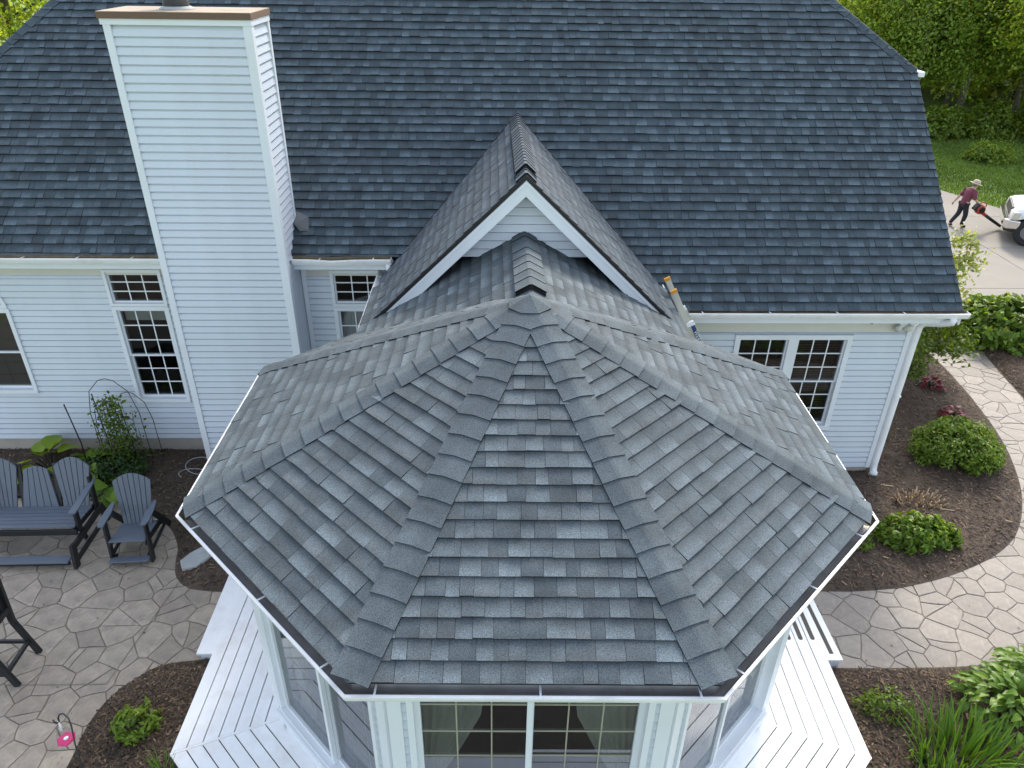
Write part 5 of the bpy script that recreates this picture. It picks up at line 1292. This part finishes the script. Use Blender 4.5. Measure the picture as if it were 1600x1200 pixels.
# the wood behind, one mass of foliage
rs = np.random.RandomState(77); n = 30000
a_ = np.where(rs.rand(n) < .86, rs.uniform(.40, .72, n), rs.uniform(-.82, -.52, n)); dist = rs.uniform(52, 75, n); zz = rs.rand(n)**.8*13
c = np.stack([dist*np.sin(a_)*1.0, dist*np.cos(a_), zz], 1); keep = np.sin(c[:, 0]*.9)+np.cos(c[:, 1]*.7+c[:, 2]*.8) > -1.1; c = c[keep]
fw = bpy.data.objects.new('far_wood', leaves('far_wood', c, unit(rs.normal(0, 1, c.shape)+np.array([0, -.6, .5])), .75, .6, M['leaf_mid'], 78, .5, (.4, 1.5), .2)); COL.objects.link(fw)
tag(fw, 'mass of leafy woodland closing the view behind the nearer trees', 'woodland', kind='stuff')
# grass blades on the lawn in view
rs = np.random.RandomState(5); n = 42000
gx_ = rs.uniform(14.5, 27, n); gy_ = rs.uniform(22.8, 37, n); ok = np.array([not inside((x, y), DRIVE) for x, y in zip(gx_, gy_)]); gx_, gy_ = gx_[ok], gy_[ok]; n = len(gx_)
ba = rs.rand(n)*2*PI; hh = rs.uniform(.05, .11, n); ww = rs.uniform(.012, .03, n); dx, dy = np.cos(ba)*ww, np.sin(ba)*ww; lx, ly = rs.normal(0, .035, n), rs.normal(0, .035, n); z0 = np.full(n, -.06)
V = np.stack([np.stack([gx_-dx, gy_-dy, z0], 1), np.stack([gx_+dx, gy_+dy, z0], 1), np.stack([gx_+dx*.3+lx, gy_+dy*.3+ly, z0+hh], 1), np.stack([gx_-dx*.3+lx, gy_-dy*.3+ly, z0+hh], 1)], 1)
t_ = rs.uniform(.6, 1.3, n)*(1+.3*np.sin(gx_*1.1+gy_*.6)*.5); go = bpy.data.objects.new('grass', quads_mesh('grass', V, M['blade'], np.stack([t_*1.05, t_, t_*.9], 1))); COL.objects.link(go)
tag(go, 'short mown green grass beside the driveway', 'grass', kind='stuff')

# ================================================================== person with a leaf blower
def skin_obj(name, joints, edges, m, parent, sub=2, root=0):
    me = bpy.data.meshes.new(name); me.from_pydata([j[:3] for j in joints], edges, []); me.materials.append(M[m])
    o = bpy.data.objects.new(name, me); link(o, parent); sk = o.modifiers.new('skin', 'SKIN'); sk.use_smooth_shade = True
    for i, j in enumerate(joints):
        r = j[3]; d = me.skin_vertices[0].data[i]; d.radius = r if isinstance(r, tuple) else (r, r); d.use_root = (i == root)
    sb = o.modifiers.new('sub', 'SUBSURF'); sb.levels = sub; sb.render_levels = sub; return o
PX, PY = 14.72, 22.35
person = bpy.data.objects.new('person', None); person.location = (PX, PY, 0); person.scale = (.95, .95, .95); COL.objects.link(person)
tag(person, 'person in a wide straw hat, maroon shirt and dark trousers striding with a leaf blower', 'person')
# facing +X, leaning forward; x forward, y left
J = [(-.04, 0, .80, (.13, .11)), (-.01, 0, .95, (.13, .11)), (.035, 0, 1.10, (.15, .12)), (.07, 0, 1.20, (.13, .10)), (.10, 0, 1.265, .055), (.125, -.0, 1.33, .075), (.14, 0, 1.40, .078), # 0-6 pelvis..head
     (.06, .17, 1.19, .062), (-.10, .24, 1.00, .045), (-.20, .25, .83, .034), (-.235, .25, .77, .026),   # left arm swings back 7-10
     (.09, -.17, 1.18, .062), (.10, -.24, .99, .045), (.25, -.24, .87, .034), (.30, -.235, .845, .026), # right arm holds the blower 11-14
     (-.05, .085, .76, .085), (-.06, .09, .44, .058), (-.23, .09, .15, .038), (-.27, .09, .085, .04), (-.20, .09, .03, .034), # left leg trailing 15-19
     (-.02, -.085, .76, .085), (.07, -.09, .42, .058), (.03, -.09, .08, .038), (.05, -.09, .045, .04), (.16, -.09, .035, .034)] # right leg 20-24
Ed = [(0, 1), (1, 2), (2, 3), (3, 4), (4, 5), (5, 6), (3, 7), (7, 8), (8, 9), (9, 10), (3, 11), (11, 12), (12, 13), (13, 14), (0, 15), (15, 16), (16, 17), (17, 18), (18, 19), (0, 20), (20, 21), (21, 22), (22, 23), (23, 24)]
def hand(base, d, side, curl):
    """palm and five fingers appended to the skeleton"""
    global J, Ed
    b = Vector(J[base][:3]); d = Vector(d).normalized(); s = Vector(side).normalized(); n = d.cross(s)
    p = b+d*.05; J.append((*p, (.030, .016))); pi = len(J)-1; Ed.append((base, pi))
    for k, (off, ln) in enumerate(((-.024, .052), (-.008, .062), (.008, .058), (.024, .046))):
        k0 = p+s*off+d*.02; k1 = k0+(d*(1-curl)+n*curl)*ln*.55; k2 = k1+(d*(1-2*curl)+n*curl*1.6).normalized()*ln*.5
        i = len(J); J.append((*k0, .0095)); J.append((*k1, .0085)); J.append((*k2, .0075)); Ed.append((pi, i)); Ed.append((i, i+1)); Ed.append((i+1, i+2))
    t0 = b+d*.025-s*.03; t1 = t0-s*.022+d*.022; t2 = t1+d*.028+n*curl*.03; i = len(J)
    J.append((*t0, .011)); J.append((*t1, .010)); J.append((*t2, .008)); Ed.append((pi, i)); Ed.append((i, i+1)); Ed.append((i+1, i+2))
hand(10, (-.4, 0, -.9), (.9, 0, -.4), .25); hand(14, (.85, 0, -.35), (0, -1, 0), .75)
skin_obj('body', J, Ed, 'skin', person)
# face details
for s in (-1, 1):
    MB().lathe([(.001, -.011), (.011, 0), (.001, .011)], Matrix.Translation((.215, s*.028, 1.395)), 8).build('eye', 'iron', person, smooth=True)
    MB().lathe([(.004, -.02), (.02, 0), (.004, .02)], Matrix.Translation((.135, s*.083, 1.385)) @ Matrix.Rotation(rad(90), 4, 'X'), 8).build('ear', 'skin', person, smooth=True)
MB().tube([(.215, 0, 1.395), (.242, 0, 1.362), (.215, 0, 1.352)], [.008, .014, .008], 6).build('nose', 'skin', person, smooth=True)
MB().tube([(.208, -.022, 1.327), (.216, 0, 1.325), (.208, .022, 1.327)], [.003, .006, .003], 6).build('mouth', 'shirt', person, smooth=True)
MB().lathe([(.075, -.05), (.088, .0), (.085, .04), (.05, .075)], Matrix.Translation((.115, 0, 1.40)), 14).build('hair', 'rim', person, smooth=True)
sh = [(-.045, 0, .715, (.15, .15)), (-.03, 0, .82, (.165, .135)), (-.01, 0, .95, (.16, .135)), (.035, 0, 1.10, (.175, .145)), (.07, 0, 1.21, (.14, .11)), (.095, 0, 1.25, .075), (.06, .175, 1.19, .085), (-.07, .235, 1.03, .068), (-.12, .245, .97, .062), (.09, -.175, 1.18, .085), (.10, -.235, 1.02, .068), (.13, -.245, .96, .06)]
skin_obj('shirt', sh, [(0, 1), (1, 2), (2, 3), (3, 4), (4, 5), (4, 6), (6, 7), (7, 8), (4, 9), (9, 10), (10, 11)], 'shirt', person)
pt = [(-.04, 0, .79, .105), (-.05, .085, .74, .10), (-.06, .09, .44, .078), (-.23, .09, .15, .062), (-.265, .09, .09, .058), (-.02, -.085, .74, .10), (.07, -.09, .42, .078), (.035, -.09, .12, .062), (.03, -.09, .065, .058)]
skin_obj('trousers', pt, [(0, 1), (1, 2), (2, 3), (3, 4), (0, 5), (5, 6), (6, 7), (7, 8)], 'pants', person)
skin_obj('shoe', [(-.29, .09, .075, .045), (-.22, .09, .05, .045), (-.15, .09, .03, .032)], [(0, 1), (1, 2)], 'rubber', person)
skin_obj('shoe', [(.02, -.09, .045, .045), (.10, -.09, .042, .045), (.19, -.09, .032, .032)], [(0, 1), (1, 2)], 'rubber', person)
ht = Matrix.Translation((.145, 0, 1.435)) @ Matrix.Rotation(rad(16), 4, 'Y')
MB().lathe([(.20, -.012), (.195, -.004), (.11, .012), (.105, .06), (.09, .10), (.05, .115), (.01, .118)], ht, 24).build('hat', 'hat', person, smooth=True)
MB().lathe([(.113, .012), (.112, .04), (.10, .041)], ht, 24).build('hat_band', 'hatband', person, smooth=True)
bl = empty('leaf_blower', (PX+.5, PY-.25, .6), 'red handheld leaf blower with a long black tube pointing at the driveway', 'leaf blower')
B = Matrix.Translation((PX+.35, PY-.245, .63)) @ Matrix.Rotation(rad(33), 4, 'Y')
MB().lathe([(.03, -.11), (.13, -.10), (.15, -.03), (.15, .05), (.12, .10), (.03, .11)], B @ Matrix.Rotation(rad(90), 4, 'X'), 20).build('fan_housing', 'red', bl, smooth=True, bevel=.006)
MB().box((-.20, -.08, -.12), (-.04, .10, .10), B).build('engine', 'iron', bl, bevel=.02)
MB().lathe([(.02, .111), (.085, .112), (.09, .125), (.02, .128)], B @ Matrix.Rotation(rad(90), 4, 'X'), 14).build('intake_guard', 'iron', bl)
MB().tube([B @ Vector(p) for p in ((-.12, 0, .10), (-.10, 0, .20), (.0, 0, .23), (.08, 0, .19), (.09, 0, .10))], .016, 8).build('handle', 'red', bl, smooth=True)
MB().tube([B @ Vector(p) for p in ((.08, 0, -.03), (.25, 0, -.03), (.30, 0, -.03))], [.07, .052, .05], 14).build('collar', 'red', bl, smooth=True)
MB().tube([B @ Vector(p) for p in ((.30, 0, -.03), (.60, 0, -.02), (.98, 0, -.0))], [.050, .046, .042], 14).build('tube', 'iron', bl, smooth=True)

# ================================================================== pickup truck (only its nose is in view)
TXM = Matrix.Translation((15.53, 21.72, 0)) @ Matrix.Rotation(rad(-28), 4, 'Z')
trk = empty('pickup_truck', (17.5, 20.4, 0), 'white pickup truck with a chrome bumper at the right picture edge', 'truck')
# local: x back from the nose, y across (camera side negative), z up
def loft(secs, name, m, bev=0, par=trk):
    mb = MB(); n = len(secs[0]); vs = [TXM @ Vector(p) for s in secs for p in s]
    fs = [(i*n+k, i*n+(k+1) % n, (i+1)*n+(k+1) % n, (i+1)*n+k) for i in range(len(secs)-1) for k in range(n)]+[tuple(range(n))[::-1], tuple(range((len(secs)-1)*n, len(secs)*n))]
    mb.add(vs, fs); o = mb.build(name, m, par, smooth=False)
    b_ = o.modifiers.new('bevel', 'BEVEL'); b_.width = .028; b_.segments = 3; b_.limit_method = 'ANGLE'; b_.angle_limit = rad(30); return o
def sec(x, hw, z0, z1, tuck=.06): return [(x, -hw, z0), (x, hw, z0), (x, hw+.01, (z0+z1)/2), (x, hw-tuck, z1-.06), (x, hw-tuck*2.5, z1), (x, -hw+tuck*2.5, z1), (x, -hw+tuck, z1-.06), (x, -hw-.01, (z0+z1)/2)]
loft([sec(.12, .86, .70, .93, .05), sec(.26, .95, .70, 1.02, .05), sec(.75, .97, .88, 1.10, .04), sec(1.45, .98, .88, 1.18, .04)], 'hood', 'truck')
loft([sec(1.45, .98, .42, 1.28), sec(3.4, .98, .42, 1.28)], 'cab_body', 'truck')
loft([[(1.5, -.9, 1.28), (1.5, .9, 1.28), (2.1, .72, 1.86), (2.1, -.72, 1.86)], [(3.3, -.9, 1.28), (3.3, .9, 1.28), (3.2, .72, 1.88), (3.2, -.72, 1.88)]], 'cab', 'truck')
loft([sec(3.42, .96, .5, 1.26), sec(5.4, .96, .5, 1.26)], 'bed', 'truck')
loft([[(.0, -.80, .46), (.0, .80, .46), (.0, .80, .70), (.0, -.80, .70)], [(.10, -.95, .44), (.10, .95, .44), (.10, .95, .71), (.10, -.95, .71)], [(.42, -.985, .46), (.42, .985, .46), (.42, .985, .70), (.42, -.985, .70)]], 'bumper', 'chrome')
loft([[(.06, -.82, .34), (.06, .82, .34), (.06, .82, .455), (.06, -.82, .455)], [(.40, -.94, .34), (.40, .94, .34), (.40, .94, .455), (.40, -.94, .455)]], 'air_dam', 'iron')
loft([[(.10, -.58, .74), (.10, .58, .74), (.13, .58, 1.0), (.13, -.58, 1.0)], [(.16, -.58, .74), (.16, .58, .74), (.19, .58, 1.0), (.19, -.58, 1.0)]], 'grille', 'iron')
for s in (-1, 1):
    loft([[(.09, s*.60, .73), (.14, s*.992, .73), (.20, s*.985, .95), (.11, s*.62, .92)], [(.26, s*.60, .73), (.34, s*.995, .73), (.36, s*.992, .96), (.28, s*.62, .92)]], 'headlight', 'lamp_glass')
    loft([[(1.35, s*.985, .42), (1.45, s*.985, .42), (1.45, s*.985, 1.15), (1.42, s*.985, 1.15)], [(1.35, s*1.0, .42), (1.45, s*1.0, .42), (1.45, s*1.0, 1.15), (1.42, s*1.0, 1.15)]], 'fender_edge', 'truck')
    loft([[(1.75, s*1.02, 1.22), (1.85, s*1.02, 1.22), (1.85, s*1.02, 1.42), (1.75, s*1.02, 1.42)], [(1.75, s*1.18, 1.22), (1.85, s*1.18, 1.22), (1.85, s*1.18, 1.42), (1.75, s*1.18, 1.42)]], 'mirror', 'truck')
    for wx in (.70, 4.5):
        Wm = TXM @ Matrix.Translation((wx, s*.86, .40)) @ Matrix.Rotation(rad(90), 4, 'X')
        wh = MB().lathe([(.20, -.12), (.34, -.125), (.39, -.10), (.40, -.05), (.40, .05), (.39, .10), (.34, .125), (.20, .12)], Wm, 36).build('wheel', 'rubber', trk, smooth=False)
        MB().lathe([(.20, -.13), (.215, -.132), (.225, -.08), (.225, .08), (.215, .132), (.20, .13)], Wm, 28).build('rim', 'rim', wh, smooth=True)
        for q in range(6):
            MB().box((.04, -.03, -.09), (.21, .03, .09), Wm @ Matrix.Rotation(q*PI/3, 4, 'Z')).build('spoke', 'rim', wh)
# wheel arches and fender over the wheel
arch = [(.70+.47*math.cos(t), .42+.47*math.sin(t)) for t in [2.21*i/14 for i in range(15)]]
for s in (-1, 1):
    mb = MB(); top = [(1.46, .98), (1.46, .98)]
    up_ = [(x, max(z, .0)) for x, z in arch]
    vs = [(x, s*.984, z) for x, z in arch]+[(x, s*.982, .90+.10*x) for x, z in arch]
    n = len(arch); mb.add([TXM @ Vector(p) for p in vs]+[TXM @ Vector((x, s*.80, z)) for x, s_, z in [(x, s, z) for x, z in arch]], [(i, i+1, i+1+n, i+n) for i in range(n-1)]+[(i, i+1, i+1+2*n, i+2*n) for i in range(n-1)])
    mb.build('fender', 'truck', trk)
MB().box((.4, -.78, .32), (5.2, .78, .70), TXM).build('chassis', 'iron', trk)

for o in BASES:
    if '_b' in o: del o['_b']
